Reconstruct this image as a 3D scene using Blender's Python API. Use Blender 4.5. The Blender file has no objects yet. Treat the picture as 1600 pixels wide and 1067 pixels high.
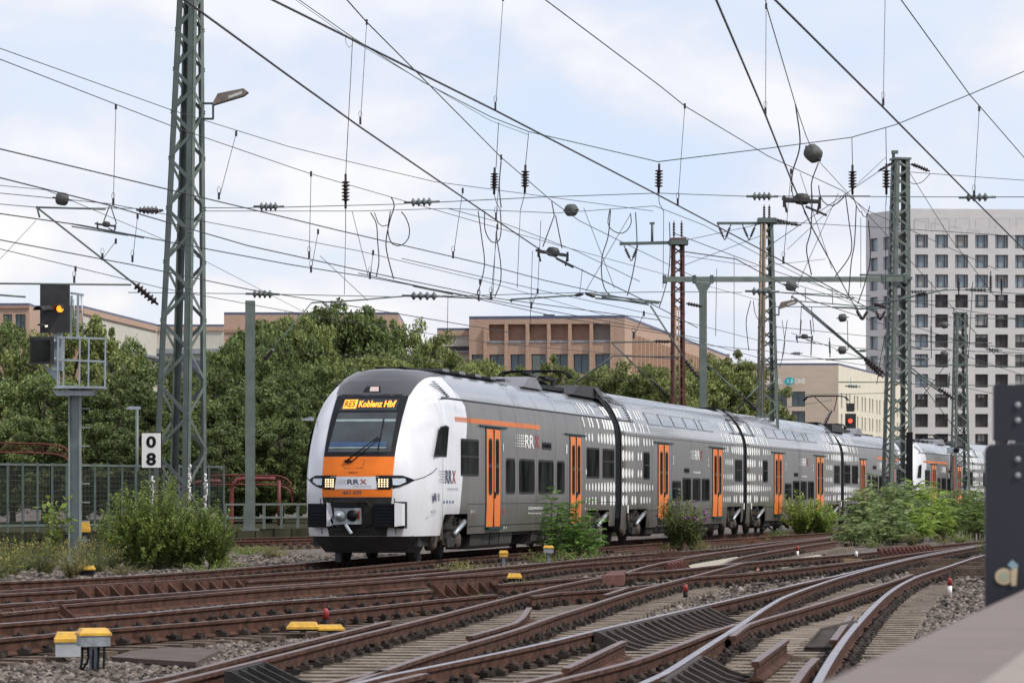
import bpy, math, random
import numpy as np
from mathutils import Vector, Matrix
random.seed(7)
R = math.radians
S = bpy.context.scene
COL = S.collection
# ---------------------------------------------------------------- camera
F = 5400.0; HOR = 771.0; CAMZ = 1.45
cd = bpy.data.cameras.new('camera'); cam = bpy.data.objects.new('camera', cd); COL.objects.link(cam)
cam.location = (0, 0, CAMZ); cam.rotation_euler = (R(90), 0, 0)
cd.sensor_width = 36; cd.lens = F/1600*36; cd.shift_y = (HOR-533.5)/1600
cd.clip_start = 0.5; cd.clip_end = 4000
cd.dof.use_dof = True; cd.dof.focus_distance = 85; cd.dof.aperture_fstop = 8
S.camera = cam
# ---------------------------------------------------------------- sky and sun
SUN_EL, SUN_AZ = 50, 118          # azimuth measured clockwise from +Y (the view direction)
W = bpy.data.worlds.new('World'); S.world = W; W.use_nodes = True
nt = W.node_tree; nt.nodes.clear()
N = nt.nodes.new; L = nt.links.new
out = N('ShaderNodeOutputWorld'); bg = N('ShaderNodeBackground'); bg2 = N('ShaderNodeBackground')
sky = N('ShaderNodeTexSky'); sky.sky_type = 'NISHITA'; sky.sun_disc = False
sky.sun_elevation = R(SUN_EL); sky.sun_rotation = R(SUN_AZ)
bg.inputs[1].default_value = 0.09; L(sky.outputs[0], bg.inputs[0])
tc = N('ShaderNodeTexCoord'); mp = N('ShaderNodeMapping'); mp.inputs['Scale'].default_value = (1, 1, 1.9)
mp.inputs['Location'].default_value = (0.25, 0.0, 0.06)
L(tc.outputs['Generated'], mp.inputs['Vector'])
n1 = N('ShaderNodeTexNoise'); n1.inputs['Scale'].default_value = 13; n1.inputs['Detail'].default_value = 7; n1.inputs['Roughness'].default_value = 0.52
n1.inputs['Distortion'].default_value = 0.25
L(mp.outputs[0], n1.inputs['Vector'])
n2 = N('ShaderNodeTexNoise'); n2.inputs['Scale'].default_value = 5; n2.inputs['Detail'].default_value = 3
L(mp.outputs[0], n2.inputs['Vector'])
cr = N('ShaderNodeValToRGB')      # cloud tone: grey-lavender undersides to cream tops
cr.color_ramp.elements[0].position = 0.37; cr.color_ramp.elements[0].color = (0.69, 0.77, 0.89, 1)
cr.color_ramp.elements[1].position = 0.62; cr.color_ramp.elements[1].color = (0.93, 0.91, 0.90, 1)
e = cr.color_ramp.elements.new(0.47); e.color = (0.73, 0.78, 0.87, 1)
e = cr.color_ramp.elements.new(0.53); e.color = (0.82, 0.82, 0.87, 1)
L(n1.outputs['Fac'], cr.inputs[0])
cr2 = N('ShaderNodeValToRGB'); cr2.color_ramp.elements[0].position = 0.35; cr2.color_ramp.elements[0].color = (.90, .93, 1.0, 1)
cr2.color_ramp.elements[1].position = 0.65; cr2.color_ramp.elements[1].color = (1.03, 1.01, 1.0, 1)
L(n2.outputs['Fac'], cr2.inputs[0])
mx = N('ShaderNodeMix'); mx.data_type = 'RGBA'; mx.blend_type = 'MULTIPLY'; mx.inputs['Factor'].default_value = 1
L(cr.outputs[0], mx.inputs['A']); L(cr2.outputs[0], mx.inputs['B'])
L(mx.outputs['Result'], bg2.inputs[0]); bg2.inputs[1].default_value = 0.92
ms = N('ShaderNodeMixShader'); ms.inputs[0].default_value = 0.86
L(bg.outputs[0], ms.inputs[1]); L(bg2.outputs[0], ms.inputs[2]); L(ms.outputs[0], out.inputs['Surface'])
sl = bpy.data.lights.new('sun', 'SUN'); sl.energy = 2.5; sl.angle = R(3); sl.color = (1, .95, .86)
so = bpy.data.objects.new('sun', sl); COL.objects.link(so)
sd = Vector((math.sin(R(SUN_AZ))*math.cos(R(SUN_EL)), math.cos(R(SUN_AZ))*math.cos(R(SUN_EL)), math.sin(R(SUN_EL))))
so.rotation_euler = sd.to_track_quat('Z', 'Y').to_euler(); so.location = (30, 20, 60)
S.view_settings.view_transform = 'Standard'; S.view_settings.look = 'None'
S.view_settings.exposure = 0.36; S.view_settings.gamma = 1
try: S.cycles.use_denoising = True
except Exception: pass

# ---------------------------------------------------------------- helpers
def P(px, py, Y): return Vector(((px-800)/F*Y, Y, CAMZ+(HOR-py)/F*Y))
def G(px, py, z=0.0):
    Y = (z-CAMZ)*F/(HOR-py); return Vector(((px-800)/F*Y, Y, z))
def Z(px, py, z):                       # a point seen at a pixel, at height z (above the eye)
    return G(px, py, z)
MATS = {}
def mat(name, col, rough=.6, metal=0.0, var=0.15, scale=3.0, bump=0.0, bscale=40, col2=None, island=0.0, coat=0.0, emit=None, spec=None, detail=5, stretch=None):
    if name in MATS: return MATS[name]
    m = bpy.data.materials.new(name); m.use_nodes = True; t = m.node_tree
    b = t.nodes['Principled BSDF']; n = t.nodes.new; l = t.links.new
    b.inputs['Roughness'].default_value = rough; b.inputs['Metallic'].default_value = metal
    if coat: b.inputs['Coat Weight'].default_value = coat; b.inputs['Coat Roughness'].default_value = .08
    if spec is not None: b.inputs['Specular IOR Level'].default_value = spec
    c = col
    c2 = col2 if col2 else tuple(x*(1-var) for x in c); 
    c1 = c if col2 else tuple(x*(1+var) for x in c)
    tcn = n('ShaderNodeTexCoord'); vec = tcn.outputs['Object']
    if stretch:
        mpn = n('ShaderNodeMapping'); mpn.inputs['Scale'].default_value = stretch; l(vec, mpn.inputs[0]); vec = mpn.outputs[0]
    no = n('ShaderNodeTexNoise'); no.inputs['Scale'].default_value = scale; no.inputs['Detail'].default_value = detail; no.inputs['Roughness'].default_value = .6
    l(vec, no.inputs['Vector'])
    rp = n('ShaderNodeValToRGB'); rp.color_ramp.elements[0].position = .35; rp.color_ramp.elements[1].position = .65
    rp.color_ramp.elements[0].color = (*c2, 1); rp.color_ramp.elements[1].color = (*c1, 1)
    l(no.outputs['Fac'], rp.inputs[0]); src = rp.outputs[0]
    if island:
        ge = n('ShaderNodeNewGeometry'); hs = n('ShaderNodeHueSaturation'); ma = n('ShaderNodeMapRange')
        ma.inputs['To Min'].default_value = 1-island; ma.inputs['To Max'].default_value = 1+island
        l(ge.outputs['Random Per Island'], ma.inputs['Value']); l(ma.outputs[0], hs.inputs['Value']); l(src, hs.inputs['Color'])
        m2 = n('ShaderNodeMath'); m2.operation = 'MULTIPLY_ADD'; m2.inputs[1].default_value = 7.13; m2.inputs[2].default_value = 0
        fr = n('ShaderNodeMath'); fr.operation = 'FRACT'; l(ge.outputs['Random Per Island'], m2.inputs[0]); l(m2.outputs[0], fr.inputs[0])
        mr = n('ShaderNodeMapRange'); mr.inputs['To Min'].default_value = .485; mr.inputs['To Max'].default_value = .515
        l(fr.outputs[0], mr.inputs['Value']); l(mr.outputs[0], hs.inputs['Hue']); src = hs.outputs[0]
    l(src, b.inputs['Base Color'])
    if bump:
        nb = n('ShaderNodeTexNoise'); nb.inputs['Scale'].default_value = bscale; nb.inputs['Detail'].default_value = 4; l(vec, nb.inputs['Vector'])
        bu = n('ShaderNodeBump'); bu.inputs['Strength'].default_value = bump; bu.inputs['Distance'].default_value = .05
        l(nb.outputs['Fac'], bu.inputs['Height']); l(bu.outputs[0], b.inputs['Normal'])
    if emit:
        b.inputs['Emission Color'].default_value = (*emit[:3], 1); b.inputs['Emission Strength'].default_value = emit[3]
    MATS[name] = m; return m

def leafy(m, k=.42):
    if m.get('leafy'): return m
    t = m.node_tree; b = t.nodes['Principled BSDF']; o = [n for n in t.nodes if n.type == 'OUTPUT_MATERIAL'][0]
    tr = t.nodes.new('ShaderNodeBsdfTranslucent'); mxs = t.nodes.new('ShaderNodeMixShader'); mxs.inputs[0].default_value = k
    t.links.new(b.inputs['Base Color'].links[0].from_socket, tr.inputs[0]); t.links.new(b.outputs[0], mxs.inputs[1]); t.links.new(tr.outputs[0], mxs.inputs[2]); t.links.new(mxs.outputs[0], o.inputs[0])
    src = b.inputs['Base Color'].links[0].from_socket; oi = t.nodes.new('ShaderNodeObjectInfo'); mr = t.nodes.new('ShaderNodeMapRange'); mr.inputs['To Min'].default_value = .78; mr.inputs['To Max'].default_value = 1.22
    hs = t.nodes.new('ShaderNodeHueSaturation'); t.links.new(oi.outputs['Random'], mr.inputs['Value']); t.links.new(mr.outputs[0], hs.inputs['Value']); t.links.new(src, hs.inputs['Color']); t.links.new(hs.outputs[0], b.inputs['Base Color']); t.links.new(hs.outputs[0], tr.inputs[0])
    m['leafy'] = 1; return m
def rootof(o):
    while o.parent: o = o.parent
    return o
class MB:
    """collects faces in world (or in a thing's own) coordinates; build() links them as one mesh object"""
    def __init__(s): s.v = []; s.f = []; s.m = []; s.smooth = []
    def add(s, vs, fs, mi=0, sm=False):
        b = len(s.v); s.v.extend(vs)
        for f in fs: s.f.append(tuple(i+b for i in f)); s.m.append(mi); s.smooth.append(sm)
        return s
    def box(s, c, size, rz=0, mi=0, M=None):
        x, y, z = [a/2 for a in size]; c = Vector(c)
        m = M if M else Matrix.Rotation(rz, 3, 'Z')
        vs = [c + m @ Vector((i*x, j*y, k*z)) for k in (-1, 1) for j in (-1, 1) for i in (-1, 1)]
        return s.add(vs, [(0,2,3,1),(4,5,7,6),(0,1,5,4),(2,6,7,3),(0,4,6,2),(1,3,7,5)], mi)
    def bar(s, a, b, w, h, mi=0, up=None):
        a = Vector(a); b = Vector(b); d = (b-a); ln = d.length
        if ln < 1e-6: return s
        d.normalize(); u = Vector(up) if up else (Vector((0,0,1)) if abs(d.z) < .95 else Vector((0,1,0)))
        r = d.cross(u).normalized(); u = r.cross(d)
        m = Matrix((r, d, u)).transposed()
        return s.box((a+b)/2, (w, ln, h), M=m, mi=mi)
    def tube(s, pts, r, n=6, mi=0, caps=True, r2=None):
        pts = [Vector(p) for p in pts]; rings = []
        k = len(pts)
        for i, p in enumerate(pts):
            d = (pts[min(i+1, k-1)] - pts[max(i-1, 0)])
            if d.length < 1e-9: d = Vector((0, 0, 1))
            d.normalize()
            u = Vector((0,0,1)) if abs(d.z) < .9 else Vector((0,1,0))
            a = d.cross(u).normalized(); b = a.cross(d)
            rr = r if r2 is None else r + (r2-r)*i/(k-1)
            rings.append([p + a*math.cos(t)*rr + b*math.sin(t)*rr for t in [2*math.pi*j/n for j in range(n)]])
        vs = [v for g in rings for v in g]; fs = []
        for i in range(k-1):
            for j in range(n):
                fs.append((i*n+j, i*n+(j+1) % n, (i+1)*n+(j+1) % n, (i+1)*n+j))
        if caps: fs += [tuple(range(n))[::-1], tuple((k-1)*n+j for j in range(n))]
        return s.add(vs, fs, mi, True)
    def lathe(s, a, b, prof, n=12, mi=0):
        """prof: (t along a->b, radius)"""
        a = Vector(a); b = Vector(b); d = (b-a).normalized(); L_ = (b-a).length
        u = Vector((0,0,1)) if abs(d.z) < .9 else Vector((0,1,0))
        e1 = d.cross(u).normalized(); e2 = e1.cross(d); vs = []; fs = []
        for t, r in prof:
            for j in range(n):
                an = 2*math.pi*j/n; vs.append(a+d*t*L_+(e1*math.cos(an)+e2*math.sin(an))*max(r, 1e-4))
        for i in range(len(prof)-1):
            for j in range(n): fs.append((i*n+j, i*n+(j+1) % n, (i+1)*n+(j+1) % n, (i+1)*n+j))
        fs += [tuple(range(n))[::-1], tuple((len(prof)-1)*n+j for j in range(n))]
        return s.add(vs, fs, mi, True)
    def prism(s, poly, off, mi=0):
        """poly: planar 3D ring, extruded by vector off"""
        n = len(poly); off = Vector(off); a = [Vector(p) for p in poly]; b = [p+off for p in a]
        return s.add(a+b, [tuple(range(n))[::-1], tuple(range(n, 2*n))]+[(i, (i+1) % n, n+(i+1) % n, n+i) for i in range(n)], mi)
    def build(s, name, mats, parent=None, world=True, smooth=None):
        me = bpy.data.meshes.new(name)
        vs = s.v
        if parent is not None and world:
            r = rootof(parent); M = (Matrix.Translation(r.location) @ r.rotation_euler.to_matrix().to_4x4()).inverted()
            vs = [M @ Vector(v) for v in vs]
        me.from_pydata([tuple(v) for v in vs], [], s.f)
        if not isinstance(mats, (list, tuple)): mats = [mats]
        for m in mats: me.materials.append(m)
        me.polygons.foreach_set('material_index', s.m)
        me.polygons.foreach_set('use_smooth', [smooth if smooth is not None else q for q in s.smooth])
        me.update()
        o = bpy.data.objects.new(name, me); COL.objects.link(o)
        if parent is not None: o.parent = parent
        return o
def tag(o, label=None, cat=None, group=None, kind=None):
    if label: o['label'] = label
    if cat: o['category'] = cat
    if group: o['group'] = group
    if kind: o['kind'] = kind
    return o
def thing(name, label, cat, loc=(0,0,0), rz=0, group=None):
    o = bpy.data.objects.new(name, None); COL.objects.link(o); o.location = loc; o.rotation_euler = (0,0,rz)
    o.empty_display_size = .2
    return tag(o, label, cat, group)
def npmesh(name, V, Fq, mats, parent=None, mi=None, smooth=False):
    """V (n,3), Fq (m,k) equal sized faces"""
    me = bpy.data.meshes.new(name); V = np.asarray(V, dtype=np.float32)
    if parent is not None:
        r = rootof(parent); M = np.array((Matrix.Translation(r.location) @ r.rotation_euler.to_matrix().to_4x4()).inverted())
        V = (V @ M[:3, :3].T + M[:3, 3]).astype(np.float32)
    k = Fq.shape[1]; me.vertices.add(len(V)); me.vertices.foreach_set('co', V.ravel())
    me.loops.add(Fq.size); me.loops.foreach_set('vertex_index', Fq.astype(np.int32).ravel())
    me.polygons.add(len(Fq)); me.polygons.foreach_set('loop_start', np.arange(0, Fq.size, k, dtype=np.int32))
    try: me.polygons.foreach_set('loop_total', np.full(len(Fq), k, dtype=np.int32))
    except Exception: pass
    if not isinstance(mats, (list, tuple)): mats = [mats]
    for m in mats: me.materials.append(m)
    if mi is not None: me.polygons.foreach_set('material_index', mi.astype(np.int32))
    me.update(); me.validate()
    o = bpy.data.objects.new(name, me); COL.objects.link(o)
    if parent is not None: o.parent = parent
    return o
_tx = {}
def text_geo(s, bold=0.0):
    if (s, bold) in _tx: return _tx[(s, bold)]
    cu = bpy.data.curves.new('t', 'FONT'); cu.body = s; cu.align_x = 'LEFT'; cu.resolution_u = 3; cu.offset = bold
    o = bpy.data.objects.new('t', cu); COL.objects.link(o)
    dg = bpy.context.evaluated_depsgraph_get(); me = bpy.data.meshes.new_from_object(o.evaluated_get(dg))
    v = [(a.co.x, a.co.y) for a in me.vertices]; f = [tuple(p.vertices) for p in me.polygons]
    bpy.data.objects.remove(o); bpy.data.curves.remove(cu); bpy.data.meshes.remove(me)
    _tx[(s, bold)] = (v, f); return v, f
def text_on(mb, s, u0, u1, v0, v1, fn, mi=0, bold=0.0):
    """fit the words into the rectangle u0..u1 x v0..v1, mapped by fn(u, v)"""
    v, f = text_geo(s, bold)
    x0 = min(a[0] for a in v); x1 = max(a[0] for a in v); y0 = min(a[1] for a in v); y1 = max(a[1] for a in v)
    mb.add([fn(u0+(a[0]-x0)/(x1-x0)*(u1-u0), v0+(a[1]-y0)/(y1-y0)*(v1-v0)) for a in v], f, mi)
def interp(tab, x):
    if x <= tab[0][0]: return tab[0][1]
    for (a, b), (c, d) in zip(tab, tab[1:]):
        if x <= c: return b+(d-b)*(x-a)/(c-a)
    return tab[-1][1]
def smooth_line(pts, step=1.5):
    """Catmull-Rom through points, resampled evenly"""
    p = [Vector(q) for q in pts]; 
    if len(p) == 2: dense = [p[0].lerp(p[1], i/20) for i in range(21)]
    else:
        q = [p[0]*2-p[1]]+p+[p[-1]*2-p[-2]]; dense = []
        for i in range(1, len(q)-2):
            for k in range(16):
                t = k/16; a, b, c, d = q[i-1], q[i], q[i+1], q[i+2]
                dense.append(.5*((2*b)+(c-a)*t+(2*a-5*b+4*c-d)*t*t+(3*b-a-3*c+d)*t**3))
        dense.append(p[-1])
    L_ = [0]
    for a, b in zip(dense, dense[1:]): L_.append(L_[-1]+(b-a).length)
    n = max(2, int(L_[-1]/step)+1); out = []; j = 0
    for i in range(n):
        t = L_[-1]*i/(n-1)
        while j < len(L_)-2 and L_[j+1] < t: j += 1
        u = (t-L_[j])/max(1e-9, L_[j+1]-L_[j]); out.append(dense[j].lerp(dense[j+1], min(1, max(0, u))))
    return out

# ---------------------------------------------------------------- materials
M_rust = mat('rail_rust', (.076, .037, .026), .85, .0, .45, 5, .3, 60, spec=.2)
M_railtop = mat('rail_top', (.15, .095, .085), .42, .45, .3, 6)
M_shine = mat('rail_polished', (.34, .31, .34), .33, .85, .25, 4)
M_clip = mat('clip_iron', (.030, .021, .017), .85, .1, .4, 10, island=.6)
M_sleeper = mat('sleeper_concrete', (.19, .155, .118), .9, 0, .4, 2.5, .3, 25, island=.16)
M_sleeper_w = mat('sleeper_wood', (.10, .072, .05), .9, 0, .3, 4, .4, 25, island=.25)
M_stone = mat('ballast_stone', (.145, .122, .108), .95, 0, .35, 9, .5, 60, island=.85, spec=.15)
M_green = mat('mast_green', (.125, .152, .135), .5, .1, .16, 2.5, .08, 30)
M_green_d = mat('mast_green_shaft', (.10, .13, .12), .55, .1, .2, 2)
M_rustmast = mat('mast_rust', (.10, .035, .025), .8, 0, .35, 3, .2, 30)
M_galv = mat('galvanised', (.36, .40, .43), .45, .5, .12, 5)
M_black = mat('black_paint', (.009, .010, .013), .5, 0, .3, 5, spec=.15)
M_wire = mat('wire', (.035, .035, .042), .6, .3, .2, 2)
M_wire_g = mat('wire_verdigris', (.09, .13, .12), .6, .3, .2, 2)
M_ins = mat('insulator_brown', (.020, .011, .013), .3, 0, .3, 5)
M_ins_g = mat('insulator_grey', (.10, .12, .12), .3, 0, .3, 5)
M_yellow = mat('yellow_plastic', (.72, .41, .04), .5, 0, .2, 14, .1, 30, col2=(.52,.30,.05))
M_orange = mat('orange_paint', (.72, .17, .018), .4, 0, .06, 3, spec=.2)
M_white = mat('white_paint', (.70, .71, .75), .28, 0, .05, 2.2, coat=.4, col2=(.63,.63,.655), stretch=(1,1,.4))
M_tgrey = mat('train_grey', (.118, .110, .102), .32, 0, .12, 1.8, .02, 1.5, spec=.3, col2=(.088,.080,.072), stretch=(1,1.6,.35))
M_troof = mat('train_roof', (.20, .205, .215), .22, .25, .06, 1.2, .02, 1.3, coat=.6)  # same grey as the sides, lightened and blued for the reflected sky
M_cap = mat('train_cap', (.045, .045, .050), .3, 0, .1, 2, coat=.2)
M_glass = mat('dark_glass', (.035, .038, .036), .5, 0, .6, 1.1, col2=(.006,.007,.008), spec=0.0, stretch=(1,1.3,.5))  # lighter streaks in the colour imitate reflections and a hint of interior
M_glass_w = mat('windscreen_glass', (.036, .044, .048), .12, 0, .35, 1.5, spec=.5)
M_teal = mat('door_rubber', (.008, .04, .04), .5, 0, .2, 3, spec=.1)
M_under = mat('underframe', (.022, .020, .018), .8, .1, .4, 4, .2, 20)
M_dirty = mat('bogie_dirt', (.085, .065, .05), .8, .1, .4, 6, .2, 20)
M_dot = mat('white_foil', (.80, .81, .79), .4, 0, .05, 4)
M_text_d = mat('dark_lettering', (.03, .04, .09), .5, 0, .1, 5)
M_red = mat('red_paint', (.30, .025, .02), .45, 0, .2, 6)
M_redrail = mat('red_railing', (.13, .022, .018), .6, 0, .2, 3)
# ---------------------------------------------------------------- ground and ballast
def ground_material():
    m = bpy.data.materials.new('ballast_ground'); m.use_nodes = True; t = m.node_tree; n = t.nodes.new; l = t.links.new
    b = t.nodes['Principled BSDF']; b.inputs['Roughness'].default_value = .95
    tcn = n('ShaderNodeTexCoord')
    vo = n('ShaderNodeTexVoronoi'); vo.inputs['Scale'].default_value = 11; l(tcn.outputs['Object'], vo.inputs['Vector'])
    sp = n('ShaderNodeSeparateColor'); l(vo.outputs['Color'], sp.inputs[0])
    rp = n('ShaderNodeValToRGB'); el = rp.color_ramp.elements
    el[0].position = 0; el[0].color = (.045, .035, .03, 1); el[1].position = 1; el[1].color = (.30, .27, .25, 1)
    e = el.new(.55); e.color = (.10, .082, .073, 1)
    l(sp.outputs[0], rp.inputs[0])
    no = n('ShaderNodeTexNoise'); no.inputs['Scale'].default_value = .25; no.inputs['Detail'].default_value = 5; l(tcn.outputs['Object'], no.inputs['Vector'])
    r2 = n('ShaderNodeValToRGB'); r2.color_ramp.elements[0].position = .35; r2.color_ramp.elements[0].color = (.8, .7, .62, 1)
    r2.color_ramp.elements[1].position = .65; r2.color_ramp.elements[1].color = (1.1, 1.08, 1.08, 1); l(no.outputs['Fac'], r2.inputs[0])
    mxx = n('ShaderNodeMix'); mxx.data_type = 'RGBA'; mxx.blend_type = 'MULTIPLY'; mxx.inputs['Factor'].default_value = 1
    l(rp.outputs[0], mxx.inputs['A']); l(r2.outputs[0], mxx.inputs['B']); l(mxx.outputs['Result'], b.inputs['Base Color'])
    bu = n('ShaderNodeBump'); bu.inputs['Strength'].default_value = 1; bu.inputs['Distance'].default_value = .06
    l(vo.outputs['Distance'], bu.inputs['Height']); bu.invert = True; l(bu.outputs[0], b.inputs['Normal'])
    return m
GZ = -0.26
g = MB()
g.add([(-900, -30, GZ-.04), (900, -30, GZ-.04), (900, 2600, GZ-.04), (-900, 2600, GZ-.04)], [(0, 1, 2, 3)])
tag(g.build('ground', ground_material()), kind='structure')
def stones(n, y0, y1, rmin, rmax, seed):
    rng = np.random.default_rng(seed)
    # area weighted depth, inside the view wedge
    y = np.sqrt(rng.uniform(y0**2, y1**2, n)); x = rng.uniform(-.158, .158, n)*y
    r = rng.uniform(rmin, rmax, n)*(1+.6*(rng.random(n) > .93))
    ob = np.array([(1,0,0),(0,1,0),(-1,0,0),(0,-1,0),(0,0,1),(0,0,-1),(.6,.6,.55),(-.6,.6,.5),(-.6,-.6,.55),(.6,-.6,.5)], float)
    fo = np.array([(0,6,4),(6,1,4),(1,7,4),(7,2,4),(2,8,4),(8,3,4),(3,9,4),(9,0,4),(0,1,6),(1,2,7),(2,3,8),(3,0,9)])
    V = ob[None]*(1+rng.uniform(-.38, .38, (n, 10, 3))); V *= r[:, None, None]*np.stack([rng.uniform(.8, 1.4, n), rng.uniform(.8, 1.4, n), rng.uniform(.6, 1.0, n)], 1)[:, None, :]
    a = rng.uniform(0, 6.28, n); c, s_ = np.cos(a), np.sin(a)
    vx = V[..., 0]*c[:, None]-V[..., 1]*s_[:, None]; vy = V[..., 0]*s_[:, None]+V[..., 1]*c[:, None]
    hz = GZ + .018*np.sin(x*2.1+y*.7)+.012*np.sin(x*5+1+y*1.9)
    V = np.stack([vx+x[:, None], vy+y[:, None], V[..., 2]+hz[:, None]+rng.uniform(-.015, .02, n)[:, None]], -1)
    Fq = fo[None]+(np.arange(n)*10)[:, None, None]
    return V.reshape(-1, 3), Fq.reshape(-1, 3)
V1, F1 = stones(120000, 25, 50, .017, .034, 1); V2, F2 = stones(70000, 50, 95, .03, .05, 2)
tag(npmesh('ballast_gravel', np.vstack([V1, V2]), np.vstack([F1, F2+len(V1)]), M_stone), 'grey brown crushed stone ballast lying between the rails', None, None, 'stuff')

# ---------------------------------------------------------------- rails
RPROF = [(-.036, 0), (-.036, -.035), (-.012, -.05), (-.010, -.135), (-.07, -.155), (-.075, -.172), (.075, -.172), (.07, -.155), (.010, -.135), (.012, -.05), (.036, -.035), (.036, 0)]
def rail_mesh(pts, top=0, dz=0.0, web=True):
    mb = MB(); k = len(pts); n = len(RPROF); vs = []
    for i, p in enumerate(pts):
        d = pts[min(i+1, k-1)]-pts[max(i-1, 0)]; d.z = 0; d.normalize(); r = Vector((d.y, -d.x, 0))
        for a, b in RPROF: vs.append(Vector((p.x, p.y, dz+b))+r*a)
    for i in range(k-1):
        for j in range(n):
            f = (i*n+j, (i+1)*n+j, (i+1)*n+(j+1) % n, i*n+(j+1) % n)
            b = len(mb.v)
            mb.f.append(f); mb.m.append(1 if j == n-1 else 0); mb.smooth.append(False)
    mb.f.append(tuple(range(n))); mb.m.append(0); mb.smooth.append(False)
    mb.f.append(tuple((k-1)*n+j for j in range(n))[::-1]); mb.m.append(0); mb.smooth.append(False)
    mb.v = vs; return mb
def px_line(pts, step=1.5, z=0.0): return smooth_line([G(a, b, z) for a, b in pts], step)
def clips(mb, pts, step=.6, far=95):
    acc = 0
    for a, b in zip(pts, pts[1:]):
        L_ = (b-a).length; d = (b-a).normalized(); r = Vector((d.y, -d.x, 0))
        while acc < L_:
            p = a+d*acc
            if p.y < far:
                for sg in (-1, 1):
                    q = p+r*sg*.105+d*random.uniform(-.02, .02); j = random.uniform(-.012, .012); an = -math.atan2(d.x, d.y)+random.uniform(-.3, .3)
                    mb.box((q.x, q.y, -.15+j), (.13, .15, .045), an)
                    mb.lathe((q.x, q.y, -.135+j), (q.x+random.uniform(-.015,.015), q.y, -.085+j), [(0, .038), (.6, .034), (.65, .02), (1, .018)], 6)
                    if random.random() < .5: mb.box((q.x+random.uniform(-.05,.05), q.y+random.uniform(-.05,.05), -.125), (.05, .09, .04), random.uniform(0, 3))
            acc += step
        acc -= L_
TRACK_I = [0]
M_ribs = mat('rib_iron', (.040, .030, .025), .8, .1, .35, 5)
def track(label, rails, pairs, wood=False, cl=True, srange=None, far=95, width=.52, zoff=0.0):
    """rails: dict name -> (points, polished) ; pairs: [(A, B)] rails that share sleepers"""
    k = TRACK_I[0]; TRACK_I[0] += 1; lines = {}
    first = list(rails.values())[0][0][0]; g0 = G(*first)
    root = thing('railway_track', label, 'railway track', (g0.x, g0.y, GZ), 0, 'railway tracks crossing the yard')
    cm = MB()
    for nm, spec in rails.items():
        pts, shine = spec[0], spec[1]; kind = spec[2] if len(spec) > 2 else 'rail'
        ln = px_line(pts); lines[nm] = ln
        if pts[-1][0] >= 1500: d_ = (ln[-1]-ln[-2]).normalized(); ln += [ln[-1]+d_*6*q for q in range(1, 9)]
        if pts[0][0] <= -50 or pts[0][1] >= 1065: d_ = (ln[0]-ln[1]).normalized(); ln[:0] = [ln[0]+d_*2*q for q in range(6, 0, -1)]
        rail_mesh(ln, dz=.0+.0007*k).build(kind, [M_rust, M_shine if shine else M_railtop], root)
        if cl and kind == 'rail': clips(cm, ln, far=far)
    if cm.v: o = cm.build('rail_fastening', M_clip, root); o['kind'] = 'stuff'
    ns = 0; rest = MB(); cand = []
    for a, b in pairs:
        A = smooth_line(lines[a], .3) if len(lines[a]) > 2 else lines[a]; B = lines[b]
        A = smooth_line([A[0], *A[1:]], .6) ; B2 = smooth_line(B, .25)
        bx = np.array([(q.x, q.y) for q in B2])
        for i, p in enumerate(A[:-1]):
            d = (A[i+1]-p); d.z = 0; d.normalize(); r = Vector((d.y, -d.x, 0))
            t = (bx-np.array([p.x, p.y])); al = np.abs(t @ np.array([d.x, d.y])); j = int(np.argmin(al))
            if al[j] > .5: continue
            dist = float(t[j] @ np.array([r.x, r.y]))
            if abs(dist) > 4.2 or abs(dist) < .3: continue
            sg = 1 if dist > 0 else -1
            c = p + r*(dist/2); ln_ = abs(dist)+2*width
            if p.y < 23 or p.y > 150: continue
            cand.append((p.y, c, ln_, math.atan2(-d.x, d.y)))
    cand.sort(key=lambda q: q[0])
    for i, (yy, c, ln_, rz) in enumerate(cand):
        zc = -.172-.004-.06+random.uniform(-.004, .002)-.0012*k
        if i < 100:
            MB().box((c.x, c.y, zc), (ln_, .27, .12), rz).build('sleeper', M_sleeper_w if wood else M_sleeper, root)
        else: rest.box((c.x, c.y, zc), (ln_, .27, .12), rz)
    if rest.v: o = rest.build('distant_sleepers', M_sleeper_w if wood else M_sleeper, root); o['kind'] = 'stuff'
    return root, lines
def rib_block(root, pts, n, side, w, h0, name='check_rail_support', mtl=None, width=.05, lean=.25):
    """ribs that hold a raised guard rail: a long plate with sloping fins to one side"""
    ln = px_line(pts, .2); mb = MB(); k = len(ln)
    d = (ln[-1]-ln[0]); d.z = 0; d.normalize(); r = Vector((d.y, -d.x, 0))*side
    a, b = ln[0].copy(), ln[-1].copy(); a.z = b.z = h0
    up = Vector((0, 0, 1))
    mb.prism([a-up*.19-up*h0, b-up*.19-up*h0, b, a], r*.05)
    for i in range(n):
        q = a.lerp(b, i/(n-1)) + r*.05
        mb.prism([q, q-up*(h0+.19), q+r*w-up*(h0+.19), q+r*w*.55-up*(h0+.13)], d*width)
    return mb.build(name, mtl or M_rust, root)
track('railway track farthest back, running beside the green fence',
      {'a': ([(-120,836.5),(0,835),(240,831.5),(468,828),(700,825)], False), 'b': ([(-120,840.5),(0,839),(240,835),(468,831.5),(700,828)], False)}, [('a','b')], True, True, far=140)
track('second railway track from the back, behind the signal post',
      {'a': ([(-120,852),(0,850),(352,841),(491,837.5),(700,833)], True), 'b': ([(-120,857.5),(0,856),(352,845.5),(520,841),(700,837)], False)}, [('a','b')], True, True, far=140)
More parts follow.
